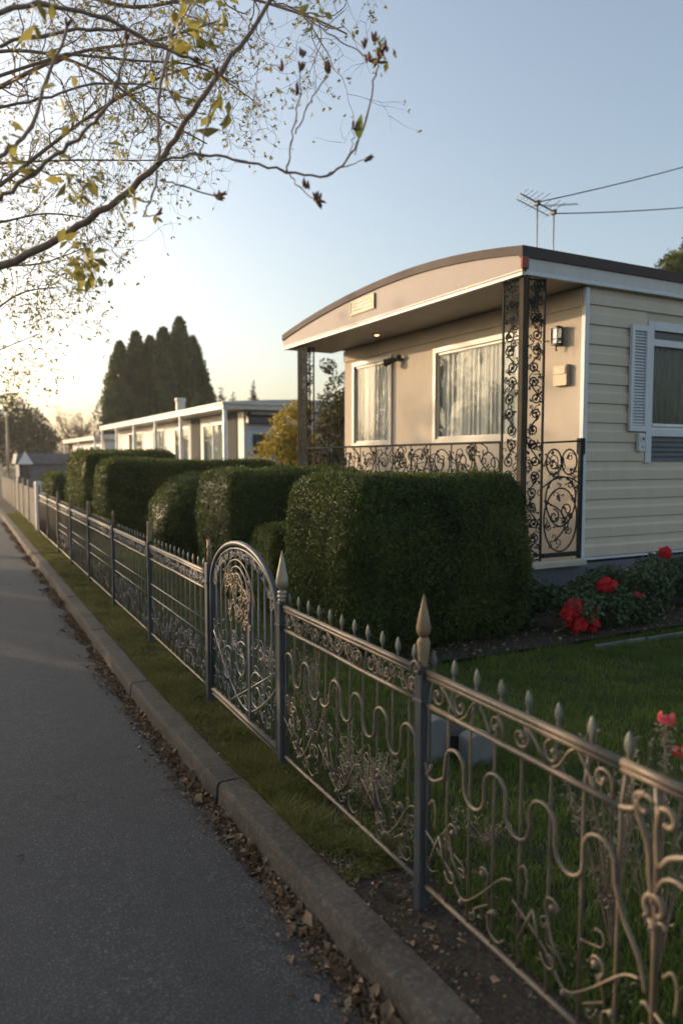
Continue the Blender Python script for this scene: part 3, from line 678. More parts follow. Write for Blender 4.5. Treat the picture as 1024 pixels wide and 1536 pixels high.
mb.box(XW-.001, XE, YR0+.03, YS+.06, ZW+.004, ZW+.05)
mb.build('soffit', M['soffit'], home)
mb = MB(); mb.cbox(XW-.022, XW-.001, YS+.02, YL+.01, ZW-.20, ZW-.03, .004); mb.build('frieze_board', M['stucco'], home)
# windows on the porch wall
def win_x(W, nm='window', mull=()):
    y0, y1, z0, z1 = W; f = MB(); t = .055
    for a, b_, c, d in ((y0-t, y0+.012, z0-t, z1+t), (y1-.012, y1+t, z0-t, z1+t)): f.box(XW-.028, XW+.05, a, b_, c, d)
    for c, d in ((z0-t, z0+.012), (z1-.012, z1+t)): f.box(XW-.026, XW+.048, y0+.012, y1-.012, c, d)
    for a, b_ in ((y0+.012, y0+.045), (y1-.045, y1-.012)): f.box(XW+.0, XW+.03, a, b_, z0+.012, z1-.012)
    for c, d in ((z0+.012, z0+.045), (z1-.045, z1-.012)): f.box(XW+.0, XW+.029, y0+.045, y1-.045, c, d)
    fr_ = f.build(nm, M['trim'], home, bevel=.004)
    g = MB(); g.add([(XW+.012, y0+.045, z0+.045), (XW+.012, y1-.045, z0+.045), (XW+.012, y1-.045, z1-.045), (XW+.012, y0+.045, z1-.045)], [(0, 1, 2, 3)]); g.build('glass', M['glass'], fr_)
    c = MB(); n = int((y1-y0)/.012); V = []; F = []
    for i in range(n+1):
        y = y0 + (y1-y0)*i/n; ph = y*52 + 2.2*math.sin(y*5.1) + 1.4*math.sin(y*13)
        for z in (z0+.0, (z0+z1)/2, z1): V.append((XW+.060 + .011*math.sin(ph)*(1.15 if z < z1 else .7) + .006*math.sin(ph*2.3+z), y, z))
    for i in range(n):
        for k in range(2): a = i*3+k; F.append((a, a+1, a+4, a+3))
    c.add(V, F); cu = c.build('curtain', M['curtain'], fr_, smooth=True)
    return fr_
win_x(W1); w2 = win_x(W2)
# side window with valance, shutter, lower louvre
f = MB(); t = .075; x0, x1, z0, z1 = SW; yb = base-.036
f.box(x0-t, x0+.02, yb, base+.03, z0-.35, z1+t); f.box(x1-.02, x1+t, yb, base+.03, z0-.35, z1+t); f.box(x0+.02, x1-.02, yb, base+.03, z1-.02, z1+t); f.box(x0+.02, x1-.02, yb, base+.03, z0-.055, z0+.02)
f.box(x0+.02, x1-.02, yb+.002, base+.01, z1-.19, z1-.115)
fr_ = f.build('window', M['shutter'], home, bevel=.004)
f = MB(); f.box(x0+.02, x1-.02, base-.02, base-.0, z0+.02, z0+.075); f.box(x0+.02, x1-.02, yb-.012, base-.03, z0+.055, z0+.085); f.build('sill', M['white'], fr_, bevel=.003)
f = MB(); f.box(x0+.02, x1-.02, base+.012, base+.018, z0+.02, z1-.11); f.build('glass', M['glass'], fr_)
f = MB()
for i in range(3): f.box(x0+.02, x1-.02, base-.02+.01*i, base-.012+.01*i, z1-.115+.03*i, z1-.088+.03*i)
f.build('blind', M['louvre'], fr_)
f = MB(); n = 130; V = []; F = []
for i in range(n+1):
    x = x0 + (x1-x0)*i/n
    for z in (z0, z1): V.append((x, base+.06 + .012*math.sin(x*60+2*math.sin(x*7)), z))
for i in range(n): F.append((i*2, i*2+1, i*2+3, i*2+2))
f.add(V, F); f.build('curtain', M['curtain_d'], fr_, smooth=True)
f = MB()
for i in range(5): z = z0-.335+.055*i; f.prism([(base-.004, z), (base-.028, z+.004), (base-.01, z+.05), (base-.004, z+.05)], 'x', x0+.021, x1-.021)
f.build('louvre_vent', M['louvre'], home)
f = MB(); sx0, sx1, sz0, sz1 = 6.66, 6.935, 1.915, 3.06; sb = base-.030
for a, b_, c, d in ((sx0, sx0+.045, sz0, sz1), (sx1-.045, sx1, sz0, sz1), (sx0+.045, sx1-.045, sz0, sz0+.06), (sx0+.045, sx1-.045, sz1-.06, sz1)): f.box(a, b_, sb-.035, sb, c, d)
for i in range(31): z = sz0+.068+i*.033; f.prism([(sb-.004, z), (sb-.028, z-.002), (sb-.022, z+.007), (sb-.002, z+.024)], 'x', sx0+.046, sx1-.046)
f.box(sx0+.046, sx1-.046, sb-.003, sb, sz0+.06, sz1-.06)
f.build('shutter', M['shutter'], home, bevel=.002)
f = MB(); f.cbox(6.80, 6.895, sb-.045, sb, 1.70, 1.89, .006); f.cbox(6.82, 6.875, sb-.055, sb-.046, 1.80, 1.865, .004); bx_ = f.build('meter_box', M['shutter'], home)
f = MB(); f.box(6.835, 6.862, sb-.060, sb-.056, 1.818, 1.85); f.box(6.83, 6.865, sb-.049, sb-.0455, 1.735, 1.741); f.box(6.83, 6.865, sb-.049, sb-.0455, 1.75, 1.756); f.build('dial', M['dark'], bx_)
# porch columns of cast scrollwork
def S_unit(mb, f, a, b_, z0, z1, r_, flip):
    c = (a+b_)/2; w = (b_-a)/2*.86; h = z1-z0; sg = -1 if flip else 1
    up_ = spiral(c+sg*w*.15, z1-h*.26, w*.16, w*.72, 7.6*sg+PI*(0 if sg > 0 else 1), 0 if sg > 0 else PI, 18)
    lo_ = spiral(c-sg*w*.15, z0+h*.26, w*.16, w*.72, 7.6*sg+PI*(1 if sg > 0 else 0), PI if sg > 0 else 0, 18)
    mb.tube([f(*q) for q in up_] + [f(*q) for q in smooth2([up_[-1], (c, (z0+z1)/2), lo_[-1]], 4)[1:-1]] + [f(*q) for q in lo_[::-1]], r_, 5)
    mb.blob(f(*up_[0]), r_*2.3, 5); mb.blob(f(*lo_[0]), r_*2.3, 5)
def lattice(mb, f, a, b_, z0, z1, rs, unit=.30, bar=.0135):
    for s in (a, b_): mb.tube([f(s, z0), f(s, z1)], bar, 4)
    for z in (z0+.015, z1-.015): mb.tube([f(a, z), f(b_, z)], bar*.8, 4)
    n = round((z1-z0)/unit)
    for k in range(n): S_unit(mb, f, a+.012, b_-.012, z0 + (z1-z0)*k/n, z0 + (z1-z0)*(k+1)/n, .0078, k % 2)
    lace(mb, a, b_, z0, z1, int((z1-z0)*34), .005, f, rs, .012, .04, .7)
    lace(mb, a, b_, z1-.45, z1, 22, .0045, f, rs, .012, .04, .9)
def column(y0, sgn):
    c = empty('porch_column', (XF, y0, ZF)); c.parent = home; c.location = (XF-home.location.x, y0-home.location.y, ZF)
    pw_ = .03 if sgn > 0 else .014; m_ = MB(); m_.cbox(XF-pw_, XF+pw_, y0-pw_, y0+pw_, ZF, ZW+.003, .006); m_.build('post', M['tanpost'], c)
    m_ = MB(); lattice(m_, lambda s, z: (XF, s, z), *(sorted((y0+sgn*.05, y0+sgn*.30))), ZF+.002, ZW, rs)
    if sgn < 0:
        for k in (.09, .14, .20, .25): m_.tube([(XF, y0-k, ZF), (XF, y0-k, ZW)], .010, 4)
    m_.build('lattice', M['darkiron'], c)
    m_ = MB(); lattice(m_, lambda s, z: (s, y0, z), XF+.05, XF+.27, ZF+.002, ZW, rs)
    if sgn < 0:
        for k in (.09, .14, .20): m_.tube([(XF+k, y0, ZF), (XF+k, y0, ZW)], .010, 4)
    m_.build('lattice', M['darkiron'], c)
M['tanpost'] = paint('olive_brown_post', (.04, .034, .026), (.075, .06, .042), .8, 5, 0, .1, (.16, .11, .06))
matte(M['tanpost'], .15); matte(M['darkiron'], .2); column(YS+.0, 1); column(11.0, -1)
def rail_iron(mb, f, a, b_, z0, z1, dens, rs):
    for z in (z0, z1): mb.tube([f(a, z), f(b_, z)], .013, 6)
    n = max(2, round((b_-a)/.42))
    for k in range(n+1): mb.tube([f(a+(b_-a)*k/n, z0), f(a+(b_-a)*k/n, z1)], .007, 4)
    for k in range(n):
        s0 = a+(b_-a)*k/n; s1 = a+(b_-a)*(k+1)/n; c = (s0+s1)/2
        mb.tube([f(*q) for q in spiral(c, z1-.21, .19, .03, k*2.0, k*2.0+(9 if k % 2 else -9), 30)], .008, 5)
        mb.tube([f(*q) for q in spiral(c, z0+.3, .19, .03, k*1.3, k*1.3+(9 if k % 2 else -9), 30)], .008, 5)
    lace(mb, a, b_, z0, z1, int((b_-a)*dens), .0065, f, rs, .02, .09, .6)
mb = MB(); rail_iron(mb, lambda s, z: (XF, s, z), YS+.33, 10.67, ZF+.06, 1.785, 85, rs); mb.build('porch_railing', M['darkiron'], home)
mb = MB(); f = lambda s, z: (s, YS-.0, z); a, b_ = XF+.29, XW-.03
mb.tube([f(a, 1.775), f(b_, 1.80)], .010, 6); mb.cbox(a, b_, YS-.018, YS+.018, ZF+.03, ZF+.075, .004); mb.cbox(b_-.022, b_+.022, YS-.022, YS+.022, ZF, 1.80, .005); mb.cbox(b_-.034, b_+.034, YS-.034, YS+.034, 1.66, 1.83, .006)
c = (a+b_)/2-.01; hw = (b_-a)/2-.03
mb.tube([f(c+hw*math.cos(t), .98+.33*math.sin(t)) for t in np.linspace(0, 2*PI, 30)][:-1], .009, 6, closed=True)
mb.tube([f(c+hw*.9*math.cos(t)*(1+.15*math.sin(t)), 1.17+.26*math.sin(t)) for t in np.linspace(0, 2*PI, 30)][:-1], .009, 6, closed=True)
mb.tube([f(*q) for q in smooth2([(a, 1.32), (c-.1, 1.40), (c+.1, 1.42), (b_-.02, 1.36)], 5)], .008, 6)
for dx in (-.105, .11): mb.tube([f(c+dx+.105*math.cos(t), 1.58+.13*math.sin(t)) for t in np.linspace(0, 2*PI, 24)][:-1], .009, 6, closed=True)
mb.tube([f(c-.105+.055*math.cos(t), 1.58+.07*math.sin(t)) for t in np.linspace(0, 2*PI, 18)][:-1], .006, 6, closed=True)
mb.tube([f(*q) for q in spiral(c-.09, 1.02, .015, .075, 0, 8, 24)], .008, 6); mb.tube([f(*q) for q in spiral(c+.09, 1.08, .015, .09, 3, 11, 24)], .008, 6)
mb.tube([f(*q) for q in smooth2([(a+.02, 1.18), (c, 1.07), (c+.06, .9), (c-.08, .76)], 6)], .009, 6); mb.blob(f(c+.01, 1.60), (.03, .012, .035), 6)
lace(mb, a+.01, b_-.03, ZF+.08, 1.77, 46, .0048, f, rs, .012, .05, .8)
mb.build('porch_railing', M['darkiron'], home)
# wall fittings
lamp = MB(); y, z = 6.14, 2.93
lamp.lathe([(.045, -.012), (.06, -.006), (.06, .006), (.045, .012)], (XW-.03, y, z-.03), 12); lamp.cbox(XW-.018, XW, y-.045, y+.045, z-.10, z+.10, .006)
for a, b_ in ((-.055, -.04), (.04, .055)): lamp.box(XW-.10, XW-.084, y+a, y+b_, z-.075, z+.09)
lamp.cbox(XW-.11, XW-.018, y-.06, y+.06, z+.085, z+.105, .006); lamp.cbox(XW-.11, XW-.018, y-.06, y+.06, z-.09, z-.074, .006); lamp.tube([(XW-.06, y, z-.09), (XW-.06, y, z-.14), (XW-.05, y, z-.155)], .009, 6)
lamp.tube([(XW-.02, y+.04, z-.06), (XW-.04, y+.12, z-.03), (XW-.01, y+.22, z-.02)], .006, 5)
lo = lamp.build('wall_lamp', M['dark'], home)
g = MB(); g.box(XW-.083, XW-.025, y-.04, y+.04, z-.073, z+.084); g.build('lamp_glass', M['lampglass'], lo)
pq = MB(); pq.cbox(XW-.055, XW, 5.98, 6.18, 2.40, 2.62, .005); pq.cbox(XW-.062, XW-.056, 5.995, 6.17, 2.52, 2.605, .003); po = pq.build('house_plaque', M['plaque'], home)
pq = MB(); 
for j in range(3):
    yy_ = 6.15
    for k in range(6): w_ = .012+.01*((k*7+j*3) % 3)/2; pq.box(XW-.0655, XW-.0625, yy_-w_, yy_, 2.585-.026*j-.006, 2.585-.026*j+.004); yy_ -= w_+.008
pq.build('lettering', M['trim'], po)
# fascia nameplate with relief lines of worn capitals
pq = MB(); pq.cbox(XR0-.018, XR0, 8.52, 9.16, 3.565, 3.765, .006)
for a, b_, c, d in ((8.53, 8.545, 3.575, 3.755), (9.135, 9.15, 3.575, 3.755)): pq.box(XR0-.026, XR0-.018, a, b_, c, d)
pq.box(XR0-.026, XR0-.018, 8.545, 9.135, 3.742, 3.755); pq.box(XR0-.026, XR0-.018, 8.545, 9.135, 3.575, 3.588)
po = pq.build('name_plate', M['plaque'], home)
pq = MB()
for j in range(3):
    yy_ = 9.11; rj = random.Random(j)
    while yy_ > 8.60:
        w_ = .022; zz = 3.712-.046*j; k = rj.randint(0, 3)
        pq.box(XR0-.025, XR0-.0185, yy_-.006, yy_, zz-.016, zz+.016)
        if k != 1: pq.box(XR0-.025, XR0-.0185, yy_-w_, yy_-.006, zz+.009, zz+.016)
        if k != 2: pq.box(XR0-.025, XR0-.0185, yy_-w_, yy_-.006, zz-.016, zz-.009)
        if k in (1, 3): pq.box(XR0-.025, XR0-.0185, yy_-w_-.006, yy_-w_, zz-.016, zz+.016)
        yy_ -= w_+.014
pq.build('lettering', M['trim'], po)
fl = MB(); y, z = 9.30, 3.05; fl.lathe([(.05, -.02), (.05, .02)], (XW-.02, y, z), 12); fl.tube([(XW-.02, y, z), (XW-.08, y+.01, z+.01), (XW-.12, y+.07, z-.01)], .014, 6)
fl.tube([(XW-.06, y+.03, z), (XW-.11, y+.08, z-.01), (XW-.15, y+.14, z-.03), (XW-.17, y+.17, z-.035)], [.025, .045, .05, .056], 12); fl.tube([(XW-.05, y-.03, z+.02), (XW-.08, y-.07, z+.03)], .035, 10)
fo = fl.build('spot_lamp', M['dark'], home, smooth=False); g = MB(); g.tube([(XW-.171, y+.171, z-.035), (XW-.175, y+.175, z-.036)], .050, 12); g.build('lens', M['lampglass'], fo)
dl = MB(); dl.lathe([(.055, -.02), (.06, -.012), (.06, 0), (.045, .004)], (5.62, 9.35, ZW+.002), 16); do = dl.build('downlight', M['trim'], home, smooth=True)
m, nt, b, o = mat('bulb_glow'); b.inputs['Base Color'].default_value = (.9, .7, .4, 1); b.inputs['Emission Color'].default_value = (1, .62, .28, 1); b.inputs['Emission Strength'].default_value = 1.5; M['bulb'] = m
g = MB(); g.blob((5.62, 9.35, ZW-.022), (.035, .035, .014), 8); g.build('bulb', M['bulb'], do, smooth=True)

# antenna and wires
ant = empty('tv_antenna', (7.83, 8.5, 3.85)); tag(ant, 'rooftop television aerial on two thin masts above the cream mobile home', 'antenna')
p1 = np.array((7.81, 8.5, 5.31)); p2 = np.array((8.13, 8.5, 5.24))
for p in (p1, p2): mb = MB(); mb.tube([(p[0], p[1], 3.70), (p[0], p[1], p[2]+.03)], .0125, 8); mb.build('mast', M['alum'], ant, smooth=True)
mb = MB(); d = p2-p1; mb.tube([p1-d*1.0+np.array((0, 0, .02)), p2+d*.05], .012, 6); mb.tube([p1-d*.85+np.array((-.02, .1, -.02)), p2+np.array((0, .1, -.03))], .007, 5); mb.cbox(p1[0]-.03, p1[0]+.03, 8.46, 8.54, 5.28, 5.35, .004); mb.cbox(p2[0]-.025, p2[0]+.025, 8.46, 8.54, 5.2, 5.27, .004); mb.build('boom', M['dark'], ant, smooth=False)
for t, L in ((-.95, .22), (-.72, .26), (-.5, .28), (-.25, .32), (.0, .40), (.35, .30), (.7, .36), (.98, .36)):
    q = p1 + d*t + np.array((0, 0, .012)); mb = MB(); ld = np.array((.30, .95, 0)); mb.tube([q-ld*L, q+ld*L], .0045, 5); mb.build('element', M['alum'], ant, smooth=True)
for q in (.22, .36): mb = MB(); a_ = p1 + d*q; mb.tube([a_, a_ + np.array((.85, .15, .20+.02*q))], .0055, 5); mb.build('element', M['alum'], ant, smooth=True)
def wire(a, b_, sag, r_, label):
    a = np.array(a); b_ = np.array(b_); mb = MB(); mb.tube([a + (b_-a)*t - np.array((0, 0, sag*4*t*(1-t))) for t in np.linspace(0, 1, 20)], r_, 5); return tag(mb.build('overhead_wire', M['cable'], smooth=True), label, 'wire', 'overhead wires to the aerial')
wire((7.85, 8.5, 5.34), (20, 8.6, 10.2), .25, .009, 'upper overhead wire running from the aerial up to the right')
wire((8.15, 8.5, 5.22), (20, 8.6, 8.35), .30, .009, 'lower overhead wire running from the shorter aerial mast to the right')
pl = MB(); pl.tube([(20, 8.6, -.3), (20, 8.6, 10.6)], [.14, .10], 10); pr_ = pl.build('utility_pole', M['bark'], smooth=True); tag(pr_, 'tall timber utility pole carrying the overhead wires behind the cream mobile home', 'pole')

# ================================================================== SECOND MOBILE HOME
def trailer(label, x0, x1, y0, y1, h, ov, wins, cols, roofm, wallm, name='mobile_home'):
    r = empty(name, (x0, y0, 0)); tag(r, label, 'mobile home', 'mobile homes along the lane')
    xi = x0+ov; yi = y0+.35
    mb = MB(); mb.box(xi, x1, yi, y1-.3, -.1, .45); mb.build('skirting', M['skirt'], r)
    mb = MB(); wall_x(mb, xi, xi+.1, yi, y1-.3, .45, h-.30, [(a, b_, c, d) for a, b_, c, d in wins]); mb.box(xi+.1, x1, y1-.4, y1-.3, .45, h-.3); mb.build('front_wall', M['cream2'], r)
    mb = MB(); mb.box(xi+.1, x1, yi, yi+.1, .45, h-.3); z = .5
    while z < h-.55: mb.prism([(yi, z), (yi-.025, z+.005), (yi-.006, z+.24), (yi, z+.24)], 'x', xi+.1, x1); z += .25
    mb.build('end_wall', wallm, r)
    mb = MB(); mb.cbox(x0, x1+.2, y0, y1, h-.26, h-.13, .02); mb.cbox(x0-.03, x1+.2, y0-.03, y1+.03, h-.1305, h-.06, .02); mb.build('fascia', M['trim'], r)
    mb = MB(); V = []; n = 8
    for k in range(n+1): t = k/n; V.append((x0+.02+(x1+.1-x0)*t, h-.06+.14*math.sin(PI*t)))
    mb.prism([(x0+.02, h-.06)] + V[1:-1] + [(x1+.12, h-.06)], 'y', y0, y1); mb.build('roof', roofm, r)
    for a, b_, c, d in wins:
        f_ = MB(); t = .05
        for p in ((a-t, a+.03, c-t, d+t), (b_-.03, b_+t, c-t, d+t), (a, b_, c-t, c+.03), (a, b_, d-.03, d+t), ((a+b_)/2-.02, (a+b_)/2+.02, c, d)): f_.box(xi-.02, xi+.04, *p)
        w_ = f_.build('window', M['white'], r); g_ = MB(); g_.box(xi+.01, xi+.016, a+.03, b_-.03, c+.03, d-.03); g_.build('glass', M['glass'], w_)
        g_ = MB(); V = []; F = []; n = 40
        for i in range(n+1):
            y = a+(b_-a)*i/n
            for z in (c, d): V.append((xi+.1+.02*math.sin(y*30), y, z))
        for i in range(n): F.append((i*2, i*2+1, i*2+3, i*2+2))
        g_.add(V, F); g_.build('curtain', M['curtain'], w_)
    for y in cols: mb = MB(); mb.cbox(x0+.03, x0+.13, y, y+.10, -.05, h-.262, .01); mb.build('porch_post', M['white'], r)
    return r
M['cream2'] = paint('pale_cream_wall', (.60, .57, .53), (.68, .65, .61), .6, 2, 0, .1)
t2 = trailer('bluish white mobile home with long flat roof and chimney behind the long flat hedge', 7.26, 13.0, 20.5, 38.5, 3.32, .75,
    [(22.6, 24.6, 1.3, 2.75), (26.2, 28.0, 1.3, 2.75), (29.4, 31.2, 1.2, 2.8), (33.0, 35.6, 1.4, 2.8)], [20.55, 24.9, 28.2, 31.6, 35.0, 38.3], M['trail_roof'], M['trail_w'])
yi = 20.85
mb = MB(); mb.prism([(yi-.001, 2.95), (yi-.25, 2.84), (yi-.27, 2.68), (yi-.001, 2.68)], 'x', 8.05, 9.25); mb.tube([(8.12, yi-.12, 2.93), (8.12, yi-.12, 3.0)], .07, 8); mb.build('awning', M['dark'], t2)
mb = MB(); mb.box(8.28, 8.33, yi-.05, yi-.026, 1.76, 2.36); mb.box(8.73, 8.78, yi-.05, yi-.026, 1.76, 2.36); mb.box(8.33, 8.73, yi-.05, yi-.026, 2.31, 2.36); mb.box(8.33, 8.73, yi-.05, yi-.026, 1.76, 1.81); mb.box(8.33, 8.73, yi-.035, yi-.026, 1.81, 2.31); mb.build('window', M['dark'], t2)
mb = MB(); mb.lathe([(.17, 0), (.17, .48), (.20, .5), (.20, .60), (.14, .61)], (8.0, 27.2, 3.25), 14); mb.build('chimney', M['trim'], t2, smooth=False)
for y, w_ in ((21.35, .85), (24.95, 1.0)): mb = MB(); mb.box(7.985, 8.008, y, y+w_, .5, 3.0); mb.build('door', M['darkiron'], t2)
trailer('low farthest mobile home with pale flat roof at the left of the cypresses', 7.5, 11.5, 41.5, 52.5, 2.95, .6, [(43, 46, 1.3, 2.4), (48, 51, 1.3, 2.4)], [41.6, 46.8, 52.3], M['trail_roof'], M['trail_w'])
# across the lane (outside the frame, throws the shade)
trailer('white mobile home across the lane behind the left verge', -13.5, -8.0, 5.0, 20.0, 3.3, .5, [(8, 10, 1.3, 2.6), (13, 15, 1.3, 2.6)], [5.1, 19.8], M['trail_roof'], M['trail_w'])
# shed
c = at(38, 690, 40); shed = empty('garden_shed', (c[0], c[1], 0)); tag(shed, 'small shed with white gable and grey roof beyond the farthest hedge', 'shed')
x, y = c[0], c[1]; mb = MB(); mb.box(x-.32, x+2.3, y, y+1.8, -.1, 1.45); mb.build('wall', M['slate'], shed)
mb = MB(); mb.prism([(x-.5, 1.40), (x+2.5, 1.40), (x+2.5, 1.46), (x+2.3, 1.95), (x-.4, 1.95), (x-.5, 1.46)], 'y', y-.2, y+2); mb.build('roof', M['slate'], shed)
mb = MB(); mb.prism([(x-.42, 1.38), (x+.36, 1.38), (x-.03, 2.04)], 'y', y-.32, y-.201); mb.build('gable', M['white'], shed)
mb = MB(); mb.box(x-.25, x+.2, y-.03, y-.001, -.05, 1.3); mb.build('door', M['dark'], shed)
# street lamp pole at far left
c = at(12, 690, 42); pole = empty('lamp_post', (c[0], c[1], 0)); tag(pole, 'sunlit slender lamp post at the far left edge beyond the slat fence', 'lamp post')
mb = MB(); mb.tube([(c[0], c[1], -.2), (c[0], c[1], 4.1)], [.09, .06], 8); mb.build('pole', M['tan'], pole, smooth=True)
mb = MB(); mb.tube([(c[0], c[1], 4.05), (c[0]-.4, c[1], 4.25), (c[0]-.7, c[1], 4.25)], .04, 6); mb.cbox(c[0]-1.0, c[0]-.65, c[1]-.1, c[1]+.1, 4.18, 4.30, .02); mb.build('lamp_head', M['white'], pole)

# ================================================================== TREES
def tree(name, label, base, H, blobs, n, size, material, seed, group=None, tr=.12, up=None, limbs=5, aspect=.6, shell=.6):
    r = empty(name, base); tag(r, label, 'tree', group)
    b0 = np.array(base, float); rs_ = np.random.default_rng(seed); mb = MB()
    mb.tube([b0+np.array((0, 0, -.2)), b0+np.array((.05, 0, H*.3)), b0+np.array((.0, .05, H*.62))], [tr, tr*.8, tr*.45], 8, caps=False)
    for k in range(limbs):
        bl = blobs[rs_.integers(len(blobs))][0]; s = b0+np.array((0, 0, H*rs_.uniform(.25, .6))); mb.tube([s, (s+np.array(bl))/2+rs_.normal(0, .1, 3), bl], [tr*.4, tr*.25, tr*.08], 5, caps=False)
    mb.build('trunk', M['bark'], r, smooth=True)
    crown('crown', blobs, n, size, material, r, seed, aspect, up=up, shell=shell); return r
def blobset(base, H, R_, k, rs_, zmin=.4, flat=1.):
    out = []
    for i in range(k):
        a = rs_.uniform(0, 6.28); q = rs_.uniform(0, .7)*R_; z = H*rs_.uniform(zmin, .86); rad = R_*rs_.uniform(.32, .55); out.append(((base[0]+q*math.cos(a), base[1]+q*math.sin(a), base[2]+z), (rad, rad, rad*flat)))
    return out
# cypresses: columns of upright sprays
def cypress(u, D, top_z, R_, seed, n=9000, label='tall cypress'):
    c = at(u, 690, D); base = np.array((c[0], c[1], 0.)); r = empty('cypress_tree', base); tag(r, label, 'tree', 'cypresses behind the bluish white mobile home')
    mb = MB(); mb.tube([base-np.array((0, 0, .2)), base+np.array((0, 0, top_z*.85))], [.18, .04], 7, caps=False); mb.build('trunk', M['bark'], r, smooth=True)
    t = rng.uniform(0, 1, n)**.8; a = rng.uniform(0, 2*PI, n); z = .3 + t*(top_z-.3)
    prof = R_ * np.minimum(1, (1-t)*1.9)**.68 * (.75+.25*np.minimum(1, t*5)); Q = np.stack([np.cos(a)*2, np.sin(a)*2, z*1.1], 1)
    rr = 1.18 * prof * (1 + .30*wob(np.stack([np.cos(a)*3, np.sin(a)*3, z*.5], 1), 1.7, seed, 1.) + .22*wob(Q, 4, seed+1, 1.)) * np.where(rng.uniform(0, 1, n) < .2, rng.uniform(1.0, 1.3, n), rng.uniform(.72, 1.02, n))
    P = np.stack([base[0]+rr*np.cos(a), base[1]+rr*np.sin(a), z], 1); D_ = np.stack([np.cos(a), np.sin(a), np.full(n, .1)], 1)
    up = np.stack([np.cos(a)*.35, np.sin(a)*.35, np.ones(n)], 1); tn = np.clip(.45+.4*wob(Q, 3, seed+7, 1.)+rng.normal(0, .15, n), 0, 1)
    leaf_mesh('crown', P, D_, .34, M['cypress'], r, .32, up=up, tint=tn, rnd=.5)
for i, (u, v, R_) in enumerate(((183, 520, .85), (207, 505, .8), (228, 512, .85), (248, 500, .9), (272, 484, 1.0), (291, 512, .9), (305, 560, .75))):
    D = 46 + (i % 3)*1.1; cypress(u, D, 1.6+(690-v)*D/1130, R_, 40+i, 10500, ['leftmost tall cypress of the dark row', 'second cypress from the left with a pointed top', 'third cypress from the left in the dark row', 'fourth cypress from the left beside the tallest one', 'tallest cypress in the dark row', 'cypress just right of the tallest one', 'shortest rightmost cypress of the dark row'][i])
R2 = np.random.default_rng(5)
# golden shrub beside the porch
c = at(433, 690, 17); b0 = (c[0], c[1], 0.)
tree('golden_shrub', 'golden yellow leafy shrub between the bluish home and the porch column', b0, 2.9, [((b0[0]+dx, b0[1]+dy, z), (r_, r_, r_)) for dx, dy, z, r_ in ((0, 0, .8, .75), (-.3, 0, 1.5, .6), (.2, .1, 1.9, .5), (.05, -.1, 2.4, .42), (.3, 0, 2.75, .3), (.5, 0, 1.2, .55), (-.1, .2, 2.0, .4))], 9000, .085, M['yellow'], 61)
c = at(505, 690, 19); b0 = (c[0], c[1], 0.)
tree('garden_tree', 'dark green tree with bronze leaves seen between the left porch column and the wall', b0, 4.2, [((b0[0]+dx, b0[1]+dy, z), (r_, r_, r_*.9)) for dx, dy, z, r_ in ((0, 0, 1.2, .9), (-.4, 0, 2.0, .6), (.3, .2, 2.5, .7), (-.1, -.1, 2.9, .5), (.2, 0, 3.4, .45), (-.25, 0, 3.95, .22), (.9, 0, 2.6, .8), (-.7, 0, 1.5, .5))], 10000, .10, M['darktree'], 62)
# tree above the roof at right
c = at(1030, 400, 22); b0 = (c[0], c[1], 0.)
tree('broadleaf_tree', 'leafy green treetop showing above the roof at the right edge', b0, 8.2, [((b0[0]+dx, b0[1]+dy, z), (r_, r_, r_*.6)) for dx, dy, z, r_ in ((0, 0, 6.6, 1.3), (-.5, 0, 7.25, .55), (.3, 0, 7.6, .6), (1.3, .3, 7.5, 1.3), (-.2, 0, 7.0, .8), (1.5, 0, 6.5, 1.5))], 9000, .13, M['greentree'], 63)
# small tops behind the second home
for i, (u, v, D, w_, lb) in enumerate(((333, 585, 50, .5, 'thin small treetop above the roof right of the cypresses'), (350, 590, 52, .6, 'low rounded treetop above the bluish home roof'), (381, 574, 50, .35, 'pointed conifer top above the middle of the bluish home roof'))):
    c = at(u, 690, D); b0 = (c[0], c[1], 0.); H = 1.6+(690-v)*D/1130
    tree('background_tree', lb, b0, H, [((b0[0], b0[1], H-.5*k-.3), (w_*(.25+.3*k), w_*(.25+.3*k), .45)) for k in range(6)], 1600, .16, M['darktree'], 70+i, 'small trees behind the bluish home')
# far left round tree and bare tree
c = at(30, 690, 62); b0 = (c[0], c[1], 0.)
tree('broadleaf_tree', 'big dark rounded tree at the far left above the slat fence', b0, 7.4, [((b0[0]-1.0+dx, b0[1]+dy, z), (r_, r_, r_*.85)) for dx, dy, z, r_ in ((0, 0, 4.8, 2.5), (-2, 0, 4.6, 2.2), (1.6, .5, 4.3, 1.9), (2.9, 0, 3.4, 1.3), (.3, 0, 3.0, 2.2), (2.2, 0, 2.2, 1.6), (-2, 0, 2.4, 2.0))], 16000, .27, M['darktree'], 64, tr=.3, shell=.4)
c = at(117, 690, 72); b0 = np.array((c[0], c[1], 0.)); bt = empty('bare_tree', b0); tag(bt, 'leafless hazy tree between the dark round tree and the cypresses', 'tree')
mb = MB(); tips = []; rs_ = np.random.default_rng(31); mb.tube([b0-np.array((0, 0, .2)), b0+np.array((.05, 0, 2.2))], [.28, .2], 7, caps=False)
for k in range(9): a = 6.28*k/9; grow(mb, tips, b0+np.array((0, 0, 1.7+.1*k)), (math.cos(a)*.8, math.sin(a)*.8, 1.0+.1*k), .11, 3.4, 3, rs_, kids=(5, 5, 5), wig=.3, spread=.7, ratio=.55, up=.2)
mb.build('trunk', M['twigfar'] if 'twigfar' in M else M['twig'], bt, smooth=True)
P = np.array([t_[2][min(len(t_[2])-1, i)] for t_ in tips for i in (1, 3)]); leaf_mesh('crown', P, P*0+np.array((0, 0, 1)), .11, M['budtip'], bt, .6)
